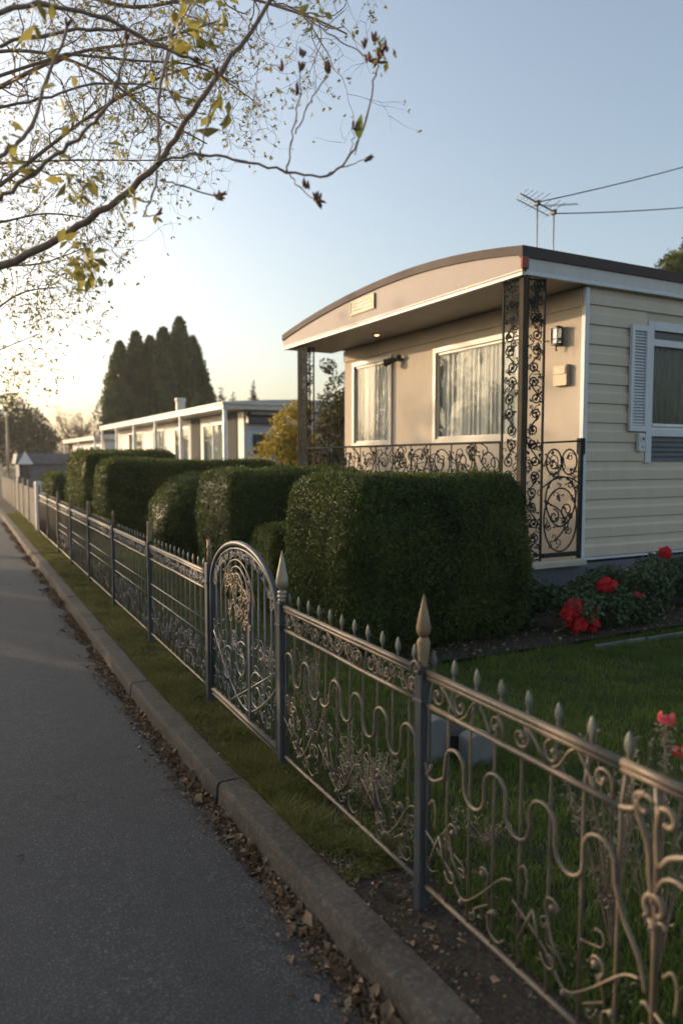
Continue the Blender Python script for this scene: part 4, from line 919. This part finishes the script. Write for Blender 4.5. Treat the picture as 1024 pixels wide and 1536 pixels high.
b0 = np.array((-3.1, 20.6, 0.)); bt = empty('unseen_street_tree', b0); tag(bt, 'unseen half bare tree added on the left verge to dapple the porch wall', 'tree')  # out of view, added so its branches throw dappled shade on the porch wall
mb = MB(); tips = []; rs_ = np.random.default_rng(36); mb.tube([b0-np.array((0, 0, .2)), b0+np.array((.05, 0, 2.6))], [.16, .11], 7, caps=False)
for k in range(8): a = 6.28*k/8; grow(mb, tips, b0+np.array((0, 0, 2.2+.12*k)), (math.cos(a)*.8, math.sin(a)*.8, .7+.12*k), .06, 2.3, 2, rs_, kids=(6, 6), wig=.4, spread=.8, ratio=.55, up=.2)
mb.build('trunk', M['bark'], bt, smooth=True)
P = np.array([t_[2][1+int(i)] + rs_.normal(0, .05, 3) for t_ in tips for i in rs_.integers(0, 3, 12)]); leaf_mesh('crown', P, P*0+np.array((0, 0, 1)), .10, M['bud'], bt, .6)
# distant wood on the horizon
blobs = []
for ang in np.arange(-70, 250, 2.2):
    a = math.radians(ang); dist = 115 + 18*math.sin(ang*.3); H = R2.uniform(3.5, 7.5); blobs.append(((dist*math.sin(a), dist*math.cos(a), H*.42), (R2.uniform(3, 5), R2.uniform(3, 5), H*.55)))
tag(crown('distant_trees', blobs, 60000, .7, M['darktree'], None, 77, shell=.5), 'belt of distant trees along the horizon', 'trees', kind='stuff')
# shrubs along far left / behind shed
for i, (u, D, H, R_, lb) in enumerate(((70, 58, 2.6, 1.6, 'dark shrub behind the small shed'), (128, 56, 2.5, 1.3, 'low shrub in front of the leafless tree'))):
    c = at(u, 690, D); b0 = (c[0], c[1], 0.); o_ = tree('background_shrub', lb, b0, H, blobset(b0, H, R_, 6, R2, .3), 3500, .2, M['darktree'], 80+i, 'far shrubs at the left')
# neighbours across the lane
for i, (x, y, H, R_) in enumerate(((-7.0, 15.5, 4.6, 1.9), (-6.6, 19.0, 4.9, 2.0), (-7.2, 22.5, 4.4, 1.9), (-8.5, 12.0, 4.3, 1.6), (-8.6, 5, 3.6, 1.7), (-12, 48, 5.0, 2.5))):
    b0 = (x, y, 0.); tree('unseen_street_tree', 'bushy green tree in the row across the lane', b0, H, blobset(b0, H, R_, 9, R2, .12), 5200, .17, M['greentree'], 90+i, 'trees across the lane', shell=.4)

# ------------------------------------------------------------------ overhanging spring tree (near limbs)
def pix(path, D):
    """limb laid out through surveyed directions; D distance or pair of distances"""
    Ds = np.linspace(D[0], D[1], len(path)) if hasattr(D, '__len__') else [D]*len(path)
    return smooth2([at(u, v, d_) for (u, v), d_ in zip(path, Ds)], 5)
def kink(P, a):
    r_ = np.random.default_rng(len(P)); return [p + (r_.normal(0, a, 3) if 0 < i < len(P)-1 else 0) for i, p in enumerate(P)]
def taper(P, r0, r1): return list(np.linspace(r0, r1, len(P)))
nt_ = empty('magnolia_tree', (-2.6, 3.9, 0)); tag(nt_, 'nearest bare tree whose budding limbs hang blurred across the top left', 'tree', 'budding trees by the lane')
mb = MB(); start = at(-160, 440, 2.9)
mb.tube(smooth2([(-2.6, 3.9, -.15), (-2.55, 3.85, 1.0), (-2.4, 3.7, 1.9), (-2.2, 3.6, 3.2), (-2.1, 3.5, 4.6)], 4), taper(range(17), .13, .05), 9, caps=False)
main = pix([(-160, 440), (0, 397), (85, 358), (165, 308), (237, 243), (278, 182), (332, 105), (405, 5), (455, -90)], (2.9, 2.55))
mb.tube(smooth2([(-2.45, 3.75, 1.75), (-1.7, 3.3, 2.15), tuple(start)], 5), taper(range(11), .05, .023), 7, caps=False)
mb.tube(kink(main, .004), taper(main, .0165, .0055), 8, caps=False)
L2 = [([(237, 243), (300, 231), (362, 240), (430, 256), (490, 262), (525, 232), (548, 180), (562, 120), (567, 92)], (2.6, 2.5), .0065, .0025),
      ([(430, 256), (437, 215), (446, 160), (450, 105)], 2.5, .004, .002), ([(443, 200), (462, 158), (484, 122), (492, 108)], 2.5, .003, .0018),
      ([(492, 261), (520, 248), (547, 239)], 2.5, .0025, .0014), ([(432, 258), (450, 280), (475, 300)], 2.5, .0028, .0015), ([(525, 230), (531, 205), (529, 190)], 2.5, .002, .0014),
      ([(240, 270), (275, 278), (325, 294)], 2.55, .004, .003), ([(237, 255), (228, 295), (217, 322), (235, 323)], 2.55, .005, .002),
      ([(237, 245), (238, 180), (243, 110), (262, 40), (285, -20)], (2.6, 2.9), .0075, .005), ([(300, 230), (308, 195), (318, 150), (322, 110)], 2.6, .0035, .002),
      ([(0, 300), (50, 258), (105, 215), (150, 172), (178, 118), (190, 60)], (2.4, 2.3), .009, .004), ([(-30, 250), (15, 225), (45, 190), (70, 120), (100, 40)], (2.5, 2.6), .010, .005),
      ([(-30, 22), (60, 8), (160, 28), (230, 65), (290, 88)], (2.4, 2.6), .012, .005), ([(-30, 75), (60, 52), (150, 42), (215, 55), (300, 95), (330, 110)], (2.7, 2.7), .009, .004),
      ([(410, 0), (455, 22), (500, 55), (545, 80), (565, 88)], (2.7, 2.6), .004, .002), ([(278, 180), (250, 120), (262, 60), (300, -10)], (2.6, 2.8), .005, .003),
      ([(-20, 160), (60, 150), (140, 125), (230, 130), (290, 150)], (3.0, 3.0), .008, .003)]
leafP = []; budP = []
for path, D, r0, r1 in L2:
    P = kink(pix(path, D), .0035); mb.tube(P, [q*(1+.25*(i_ % 5 == 0)) for i_, q in enumerate(taper(P, r0*.8, r1*.9))], 6, caps=False); budP.append((P[-1], P[-1]-P[-2]))
for u, v, D in ((452, 84, 2.5), (492, 104, 2.5), (568, 84, 2.5), (445, 140, 2.5), (326, 294, 2.55), (475, 301, 2.5), (459, 282, 2.5), (424, 104, 2.5), (560, 62, 2.5), (548, 70, 2.5), (552, 92, 2.5), (577, 78, 2.5)): budP.append((at(u, v, D), np.array((0, 0, 1.))))
mb.build('trunk', M['twig'], nt_, smooth=True)
# drooping leaf clusters and terminal buds (thick, petal-like)
LP, LN, LU, LS = [], [], [], []
def cluster(c, n, s, down=True, sp=.025):
    for _ in range(n):
        d_ = rs.normal(0, 1, 3); d_[2] = -abs(d_[2])*1.3 if down else abs(d_[2])*1.3; d_ /= np.linalg.norm(d_); LP.append(np.array(c)+rs.normal(0, sp, 3)); LU.append(d_); nn = rs.normal(0, 1, 3); LN.append(nn); LS.append(s*rs.uniform(.6, 1.2))
for u, v, D, n, s in ((45, 258, 2.4, 7, .055), (115, 270, 2.6, 10, .06), (125, 265, 2.6, 6, .05), (120, 392, 2.6, 12, .06), (105, 375, 2.6, 6, .05), (140, 395, 2.6, 6, .045), (190, 305, 2.6, 5, .045), (208, 310, 2.6, 6, .04), (320, 165, 2.6, 4, .07), (318, 150, 2.6, 5, .06),
                      (105, 160, 2.5, 4, .05), (180, 210, 2.6, 5, .04), (290, 60, 2.6, 10, .05), (262, 40, 2.7, 8, .05), (330, 5, 2.6, 6, .05), (470, 10, 2.6, 10, .04), (255, 100, 2.6, 6, .05), (296, 20, 2.6, 8, .05), (560, 75, 2.5, 12, .028), (440, 140, 2.5, 9, .026), (60, 30, 2.3, 6, .06), (20, 210, 2.3, 5, .05)):
    cluster(at(u, v, D), int(n*1.7), s*1.15, sp=.035)
leaf_mesh('foliage', LP, LN, np.array(LS), M['leaf_y'] if 'leaf_y' in M else M['bud'], nt_, .5, up=np.array(LU), rnd=.1)
mb = MB(); c0 = at(538, 210, 2.5); ax = np.array((.12*_R[0], .12*_R[1], 1.)); ax /= np.linalg.norm(ax); sd_ = _R*.9 + np.array((0, .3, 0)); nrm_ = np.cross(ax, sd_); V = []; F = []
for i, (t, w_) in enumerate(((0, .0008), (.12, .006), (.3, .015), (.5, .0195), (.7, .016), (.88, .007), (1, .0008))):
    c_ = c0 + ax*.088*t + nrm_*.012*math.sin(t*2.6); V += [c_-sd_*w_+nrm_*w_*.4, c_, c_+sd_*w_+nrm_*w_*.4]
    if i: a = (i-1)*3; F += [(a, a+1, a+4, a+3), (a+1, a+2, a+5, a+4)]
mb.add(V, F); mb.tube([at(532, 232, 2.5), c0], .0016, 5); mb.build('leaf', M['greenleaf'], nt_, smooth=True)
for p, d_ in budP:
    bp = MB()
    d_ = np.array(d_)/ (np.linalg.norm(d_)+1e-9)
    for k in range(4): q = p + rs.normal(0, .004, 3); e = d_+rs.normal(0, .35, 3); e /= np.linalg.norm(e); bp.tube([q, q+e*.010, q+e*.022, q+e*.032], [.002, .0055, .0045, .0008], 5)
    bp.build('bud', M['budp'], nt_, smooth=True)

# ------------------------------------------------------------------ twiggy tree further along the lane
tt = empty('plum_tree', (-2.7, 7.6, 0)); tag(tt, 'finely twigged spring tree with tiny yellowish leaves filling the upper left sky', 'tree', 'budding trees by the lane')
mb = MB(); tips = []; rs_ = np.random.default_rng(12)
mb.tube(smooth2([(-2.7, 7.6, -.15), (-2.6, 7.5, 1.2), (-2.3, 7.3, 2.2), (-1.9, 7.1, 3.4), (-1.6, 7.0, 5.0)], 4), taper(range(17), .16, .06), 9, caps=False)
limbs = [([(-120, 330), (-20, 290), (60, 230), (140, 170), (230, 120), (320, 90)], (6.2, 5.8), .022), ([(-120, 200), (0, 130), (110, 80), (230, 60), (330, 30)], (6.6, 6.0), .024),
         ([(-120, 100), (20, 75), (130, 100), (230, 170), (310, 215)], (6.0, 5.6), .018), ([(-120, 420), (-20, 400), (60, 395), (130, 370)], (6.5, 6.2), .014), ([(-120, 520), (-30, 480), (30, 440), (90, 430)], (6.0, 6.0), .012),
         ([(-100, 20), (60, -20), (200, 10), (330, -10), (450, 20), (520, 50)], (6.4, 5.6), .022), ([(-120, 260), (0, 245), (100, 240), (190, 240), (280, 240)], (6.8, 6.4), .014), ([(100, 80), (200, 90), (300, 100), (380, 150)], (5.8, 5.6), .012), ([(-120, 560), (-40, 540), (10, 520), (60, 500)], (6.4, 6.4), .009),
         ([(-100, -60), (60, -80), (200, -60), (330, -70)], (6.0, 6.0), .02), ([(-120, 350), (-10, 335), (70, 320), (150, 330)], (5.6, 5.4), .012)]
hub = np.array((-1.95, 7.1, 3.3))
for path, D, r0 in limbs:
    P = pix(path, D); mb.tube(smooth2([hub + np.array((0, 0, (P[0][2]-3.3)*.4)), (hub+P[0])/2+rs_.normal(0, .1, 3)+np.array((0, 0, .15)), P[0]], 4), taper(range(9), r0*1.9, r0), 6, caps=False)
    mb.tube(P, taper(P, r0, r0*.3), 6, caps=False)
    Lp = len(P)
    for k in range(int(Lp*1.05)):
        i = rs_.integers(3, Lp-1); dd = P[i]-P[i-1]; dd /= np.linalg.norm(dd); sd = rs_.normal(0, 1, 3); sd -= (sd@dd)*dd; sd /= np.linalg.norm(sd)
        grow(mb, tips, P[i], dd*.9+sd*.8+np.array((0, 0, -.1)), r0*.42*(1-.5*i/Lp), rs_.uniform(.35, .85), 2, rs_, droop=.25, kids=(4, 3), wig=.9, spread=.75, n=4, ratio=.66)
mb.build('trunk', M['twig'], tt, smooth=True)
LP, LN, LU, LS = [], [], [], []
for (e, d_, pts) in tips:
    for qi, q in enumerate(pts[1:]):
        if qi == len(pts)-2 or rs_.uniform() < .08:
            for _ in range(rs_.integers(3, 8)): dd = d_ + rs_.normal(0, .8, 3); dd[2] -= .2; LP.append(q+rs_.normal(0, .003, 3)); LU.append(dd); LN.append(rs_.normal(0, 1, 3)); LS.append(rs_.uniform(.014, .036))
leaf_mesh('crown', LP, LN, np.array(LS), M['bud'], tt, .5, up=np.array(LU), rnd=.1)
print('twigs', len(tips), 'leaves', len(LP))

# ================================================================== GRASS, LITTER, PLANTS
def blades(name, P, h, w, material, lean=.35):
    n = len(P); P = np.asarray(P); a = rng.uniform(0, 2*PI, n); hh = h*rng.uniform(.45, 1.25, n)*(1+.5*wob(P, 7, 91, 1.)+.25*wob(P, 24, 92, 1.)).clip(.35, 2); l = rng.normal(0, lean, (n, 2))
    W = np.stack([np.cos(a), np.sin(a), np.zeros(n)], 1)*w*.5; T = np.stack([l[:, 0]*hh, l[:, 1]*hh, hh], 1); Mi = T*np.array((.42, .42, .6))
    v = np.empty((n, 5, 3)); v[:, 0] = P-W; v[:, 1] = P+W; v[:, 2] = P+Mi+W*.8; v[:, 3] = P+Mi-W*.8; v[:, 4] = P+T
    idx = np.arange(n)[:, None]*5; Tt = np.concatenate([idx+np.array((0, 1, 2)), idx+np.array((0, 2, 3)), idx+np.array((3, 2, 4))], 1).reshape(-1, 3)
    V = v.reshape(-1, 3); me = bpy.data.meshes.new(name); me.vertices.add(len(V)); me.vertices.foreach_set('co', V.astype(np.float32).ravel()); me.loops.add(len(Tt)*3); me.loops.foreach_set('vertex_index', Tt.astype(np.int32).ravel())
    me.polygons.add(len(Tt)); me.polygons.foreach_set('loop_start', np.arange(0, len(Tt)*3, 3, dtype=np.int32)); me.polygons.foreach_set('loop_total', np.full(len(Tt), 3, dtype=np.int32)); me.update(calc_edges=True)
    t = np.clip(.42+.3*wob(P, 2.0, 8, 1.)+.25*wob(P, 13, 18, 1.)+rng.normal(0, .24, n), 0, 1); at_ = me.attributes.new('tint', 'FLOAT', 'FACE'); at_.data.foreach_set('value', np.repeat(t, 3).astype(np.float32)); me.materials.append(material); me.validate()
    return link(name, me, None)
fxv = lambda y: 1.42+.031*y; kxv = lambda y: 1.175+np.where(y > 5, .027*(y-5), 0)
n = 230000; y = rng.uniform(-.3, 5.0, n); x = fxv(y)+.12+rng.uniform(0, 1, n)**1.25*6.5; keep = ~((x > 3.1) & (y > 4.72)) & (x < 9)
y2 = rng.uniform(5, 14, 60000); x2 = fxv(y2)+.1+rng.uniform(0, 3.2, 60000)
P = np.stack([np.concatenate([x[keep], x2]), np.concatenate([y[keep], y2]), np.full(keep.sum()+60000, -.012)], 1)
P = P[(wob(P, 3, 33, 1.) > -1.3)]
tag(blades('lawn_grass', P, .042, .0034, M['grass']), 'dark green lawn grass behind the metal fence', 'grass', kind='stuff')
n = 130000; y = 2.4+rng.uniform(0, 1, n)**1.3*22; x = kxv(y)+.15+rng.uniform(0, 1, n)*(fxv(y)+.12-kxv(y)-.15); P = np.stack([x, y, np.full(n, -.004)], 1)
cl = wob(P, 9, 44, 1.)+.35*wob(P, 31, 45, 1.)+.55*np.clip((y-2.9), -1.2, 1.3); P = P[cl > .05+rng.normal(0, .25, n)]
tag(blades('verge_grass', P, .05, .0042, M['grass_v'], .8), 'bright tufty grass on the verge between kerb and fence', 'grass', kind='stuff')
# left verge grass
n = 30000; y = rng.uniform(2, 30, n); x = -2.2-rng.uniform(0, 1, n)*3.5; tag(blades('left_verge_grass', np.stack([x, y, np.full(n, -.012)], 1), .06, .006, M['grass_v']), 'grass on the verge across the lane', 'grass', kind='stuff')
# fallen leaves in the gutter and the soil strip
def scatter(name, P, size, material, label, rn=.5):
    size = size*np.exp(rng.normal(-.25, .45, len(P)))

    return tag(leaf_mesh(name, P, np.tile((0, 0, 1.), (len(P), 1)), size, material, None, .62, rnd=rn, fold=.5), label, 'leaf litter', kind='stuff')
n = 22000; y = .5+rng.uniform(0, 1, n)**1.5*22; off = rng.exponential(.032, n); x = kxv(y)-.006-off; P = np.stack([x, y, -.112+rng.uniform(0, .016, n)*np.exp(-off*20)], 1)
off = kxv(P[:, 1])-.006-P[:, 0]; P = P[(1.6*wob(P, 3.4, 55, 1.)-off*5+rng.normal(0, .25, n)) > -.45]
scatter('gutter_leaves', P, .027, M['litter'], 'brown fallen leaves gathered in the gutter along the kerb')
n = 16000; y = rng.uniform(.5, 12, n); x = kxv(y)+.14+rng.uniform(0, 1, n)*(.50); P = np.stack([x, y, rng.uniform(.0, .012, n)], 1)
P = P[(wob(P, 5, 66, 1.)+rng.normal(0, .4, n)-.22*(y-3)) > -.15]
scatter('verge_leaves', P, .019, M['litter'], 'brown leaf litter on the soil under the metal fence')
n = 260; P = np.stack([rng.uniform(-1.5, 1.1, n), rng.uniform(1, 16, n), np.full(n, -.100)], 1); scatter('road_leaves', P, .018, M['litter'], 'few fallen leaves lying on the asphalt', .3)
n = 1800; P = np.stack([rng.uniform(2.7, 7, n), rng.uniform(4.65, 5.8, n), rng.uniform(.03, .06, n)], 1); scatter('bed_leaves', P, .03, M['litter'], 'dead leaves on the soil of the flower bed')

def bush(name, label, c, R_, n, size, material, seed, cat='shrub', group=None, stems=8, top=None):
    r = empty(name, (c[0], c[1], 0)); tag(r, label, cat, group); rs_ = np.random.default_rng(seed); mb = MB()
    for k in range(stems): a = rs_.uniform(0, 6.28); mb.tube(smooth2([(c[0], c[1], 0), (c[0]+.4*R_[0]*math.cos(a), c[1]+.4*R_[1]*math.sin(a), c[2]*.7), (c[0]+.75*R_[0]*math.cos(a), c[1]+.75*R_[1]*math.sin(a), c[2]+R_[2]*.5)], 3), taper(range(7), .007, .003), 4, caps=False)
    mb.build('stems', M['twig'], r, smooth=True)
    blobs = [((c[0]+rs_.uniform(-.6, .6)*R_[0], c[1]+rs_.uniform(-.6, .6)*R_[1], c[2]+rs_.uniform(-.45, .5)*R_[2]), (R_[0]*.5, R_[1]*.5, R_[2]*.5)) for _ in range(9)]
    crown('foliage', blobs, n, size, material, r, seed, .7, shell=.3); return r
b1 = bush('bed_shrub', 'dark low shrub at the foot of the largest hedge, left of the red blooms', (4.72, 5.35, .26), (.38, .3, .26), 5000, .045, M['shrub'], 101, group='shrubs in the flower bed')
b2 = bush('geranium_bush', 'leafy bush bearing the big cluster of bright red blooms by the skirting', (5.32, 5.02, .26), (.42, .3, .25), 6000, .05, M['shrub'], 102, group='shrubs in the flower bed')
b3 = bush('geranium_bush', 'bushy dark plant at the right edge with one pinkish and one tall red bloom', (6.15, 5.10, .34), (.55, .36, .33), 9000, .045, M['shrub'], 103, group='shrubs in the flower bed')
b4 = bush('bed_shrub', 'dark shrub filling the flower bed in front of the beige siding', (7.3, 5.2, .34), (.8, .36, .34), 7000, .05, M['shrub'], 104, group='shrubs in the flower bed')
def bloom(parent, c, R_, n, size, material, seed):
    rs_ = np.random.default_rng(seed); LP, LN, LU = [], [], []
    for k in range(n):
        d_ = rs_.normal(0, 1, 3); d_ /= np.linalg.norm(d_); h = np.array(c)+d_*np.array(R_)*rs_.uniform(.7, 1.0)
        f_ = d_+np.array((-.4, -.6, .2)); f_ /= np.linalg.norm(f_); t = np.cross(f_, (0, 0, 1.)); t /= np.linalg.norm(t)+1e-9; b_ = np.cross(f_, t)
        for j in range(6): a = 6.28*j/6+rs_.uniform(0, .5); LU.append(math.cos(a)*t+math.sin(a)*b_+f_*.35); LN.append(f_); LP.append(h)
    return leaf_mesh('bloom', LP, LN, size, material, parent, .95, up=np.array(LU)*2.5, rnd=.15)
Y0 = 4.86
def onY(u, v, Y): r_ = (at(u, v, 1.)-np.array((0, 0, EYE))); t = Y/r_[1]; return np.array((0, 0, EYE))+r_*t
for (u, v, R_, n, s, par, mt) in ((868, 905, (.05, .04, .035), 10, .028, b2, 'petal'), (850, 922, (.045, .04, .05), 12, .03, b2, 'petal'), (875, 925, (.07, .05, .06), 20, .03, b2, 'petal'), (861, 912, (.085, .07, .07), 34, .030, b2, 'petal'), (884, 915, (.08, .07, .085), 34, .030, b2, 'petal'), (866, 937, (.09, .06, .06), 22, .028, b2, 'petal'), (890, 938, (.05, .05, .06), 12, .028, b2, 'petal'), (910, 876, (.10, .07, .055), 30, .032, b2, 'petal'), (959, 893, (.05, .045, .035), 12, .028, b3, 'petal_p'), (998, 829, (.052, .05, .045), 24, .03, b3, 'petal')):
    c = onY(u, v, Y0); bloom(par, c, R_, int(n*1.9), s*1.12, M[mt], int(u))
    mb = MB(); mb.tube(smooth2([c, c+np.array((.02, .05, -.12)), (c[0]+.04, c[1]+.15, .05)], 3), .005, 4); mb.build('stem', M['shrub2'] if 'shrub2' in M else M['twig'], par, smooth=True)
# stone blocks behind the near fence
for i, (x, y, w_, lb) in enumerate(((2.31, 3.20, .13, 'left pale concrete block with rounded top standing behind the fence post'), (2.495, 3.06, .165, 'right pale concrete block with rounded top standing behind the fence'))):
    prof = [(-w_/2, 0), (w_/2, 0)] + [(w_/2*math.cos(a)*(1 if a in (0, PI) else .97), (.215, .15)[i]+.03*math.sin(a)) for a in np.linspace(0, PI, 9)]
    mb = MB(); mb.prism([(p[0]+x, p[1]-.02) for p in prof], 'y', y, y+.10); tag(mb.build('concrete_block', M['stone'], bevel=.008), lb, 'block', 'concrete blocks on the lawn')
mb = MB(); mb.lathe([(.07, 0), (.095, .10), (.10, .13), (.085, .13)], (2.44, 3.28, -.01), 14); tag(mb.build('plant_pot', M['dark'], smooth=False), 'black plant pot between the two pale concrete blocks', 'pot')
# foreground plants just inside the fence
def wispy(name, label, c, H, n, mats, seed, leaf=.02, R_=.12, flower=None, cat='plant', dens=14):
    r = empty(name, (c[0], c[1], 0)); tag(r, label, cat); rs_ = np.random.default_rng(seed); mb = MB(); LP, LU = [], []; tops = []
    for k in range(n):
        a = rs_.uniform(0, 6.28); q = rs_.uniform(.2, 1)*R_; h = H*rs_.uniform(.6, 1); P = smooth2([(c[0], c[1], 0), (c[0]+q*.4*math.cos(a), c[1]+q*.4*math.sin(a), h*.5), (c[0]+q*math.cos(a), c[1]+q*math.sin(a), h)], 5)
        mb.tube(P, taper(P, .0032, .0014), 4, caps=False); tops.append(P[-1])
        for _ in range(dens): p = P[rs_.integers(3, len(P))]; LP.append(p+rs_.normal(0, .006, 3)); LU.append(rs_.normal(0, 1, 3)+np.array((0, 0, .4)))
    mb.build('stems', M['dry_s'] if 'dry_s' in M else M['twig'], r, smooth=True)
    leaf_mesh('foliage', LP, LU, leaf, M[mats], r, .45, up=np.array(LU)); return r, tops
pf, tops = wispy('flowering_plant', 'dry stemmed plant with small pinkish red flowers rising above the top rail at the right', (1.92, 1.50, 0), .86, 9, 'dry', 201, .026, .17, dens=22)
c = (1.865, 1.43, .965); 
c = onY(999, 1078, 1.47); bloom(pf, c, (.02, .02, .016), 12, .014, M['petal_p'], 5)
mb = MB(); mb.tube(smooth2([(1.93, 1.5, 0), (1.93, 1.5, .5), c], 5), taper(range(11), .004, .003), 5); mb.build('stem', M['twig'], pf, smooth=True)
LP = [c + np.array((rs.normal(0, .009), rs.normal(0, .009), -rs.uniform(.015, .16))) for _ in range(90)]; leaf_mesh('foliage', LP, np.array(LP)*0+rs.normal(0, 1, (90, 3)), .018, M['dry'], pf, .5)
c2 = onY(1018, 1128, 1.47); bloom(pf, c2, (.03, .02, .014), 10, .014, M['petal_p'], 6)
wispy('seedhead_plant', 'dry tan seedhead plant directly under the red flowers behind the top rail', (1.90, 1.66, 0), .74, 22, 'dry', 202, .026, .20, dens=20)
wispy('silver_shrub', 'pale silvery wispy shrub at the foot of the fence between the post and the gate', (1.72, 2.86, 0), .26, 60, 'frost', 203, .014, .17, dens=26)
for i, (x, y, H, mt, lb) in enumerate(((1.80, 3.25, .34, 'frost', 'small pale weed inside the fence near the gate post'), (1.78, 3.62, .55, 'dry', 'tall yellowish dry stems inside the gate post'), (2.02, 4.1, .5, 'frost', 'tangle of pale stems seen through the gate'), (1.95, 2.35, .2, 'dry', 'short dry weed behind the near fence post'), (1.9, 4.6, .45, 'dry', 'dry plant behind the left gate post'))):
    wispy('garden_weed', lb, (x, y, 0), H, 9, mt, 210+i, .02, .16)

# ================================================================== SKY AND SUN
EL, AZ = math.radians(10.5), math.radians(-34)     # azimuth from +Y, negative towards -X
w = bpy.data.worlds.new('World'); sc.world = w; w.use_nodes = True; nt = w.node_tree
sky = nt.nodes.new('ShaderNodeTexSky'); sky.sky_type = 'NISHITA'; sky.sun_disc = False; sky.sun_elevation = EL; sky.sun_rotation = AZ
sky.air_density = 1.0; sky.dust_density = 3.6; sky.ozone_density = 1.3; sky.altitude = 0
bg = nt.nodes['Background']; bg.inputs[1].default_value = .15; hs = nt.nodes.new('ShaderNodeHueSaturation'); hs.inputs['Saturation'].default_value = .82; hs.inputs['Value'].default_value = 1.04; nt.links.new(sky.outputs[0], hs.inputs['Color'])
tn_ = nt.nodes.new('ShaderNodeMixRGB'); tn_.blend_type = 'MULTIPLY'; tn_.inputs[0].default_value = 1; tn_.inputs[2].default_value = (1.0, .995, .985, 1); nt.links.new(hs.outputs[0], tn_.inputs[1]); nt.links.new(tn_.outputs[0], bg.inputs[0])
sd = bpy.data.lights.new('sun', 'SUN'); sun = bpy.data.objects.new('sun', sd); COL.objects.link(sun)
sd.energy = 2.3; sd.angle = math.radians(.6); sd.color = (1, .72, .46)
dirv = Vector((math.sin(AZ)*math.cos(EL), math.cos(AZ)*math.cos(EL), math.sin(EL))); sun.rotation_euler = dirv.to_track_quat('Z', 'Y').to_euler()
mb = MB(); mb.box(-120, 160, -90, 200, -1.2, 16); hz = mb.build('haze', None)
hm = bpy.data.materials.new('haze_air'); hm.use_nodes = True; nt = hm.node_tree; nt.nodes.remove(nt.nodes['Principled BSDF'])
pv = nt.nodes.new('ShaderNodeVolumePrincipled'); pv.inputs['Color'].default_value = (.95, .93, .90, 1); pv.inputs['Density'].default_value = .0008; pv.inputs['Anisotropy'].default_value = .35
nt.links.new(pv.outputs[0], nt.nodes['Material Output'].inputs['Volume']); hz.data.materials.clear(); hz.data.materials.append(hm)
tag(hz, 'pale warm evening haze in the air', 'haze', kind='stuff')
sc.view_settings.view_transform = 'Standard'; sc.view_settings.look = 'None'; sc.view_settings.gamma = 1; sc.view_settings.exposure = 1.05
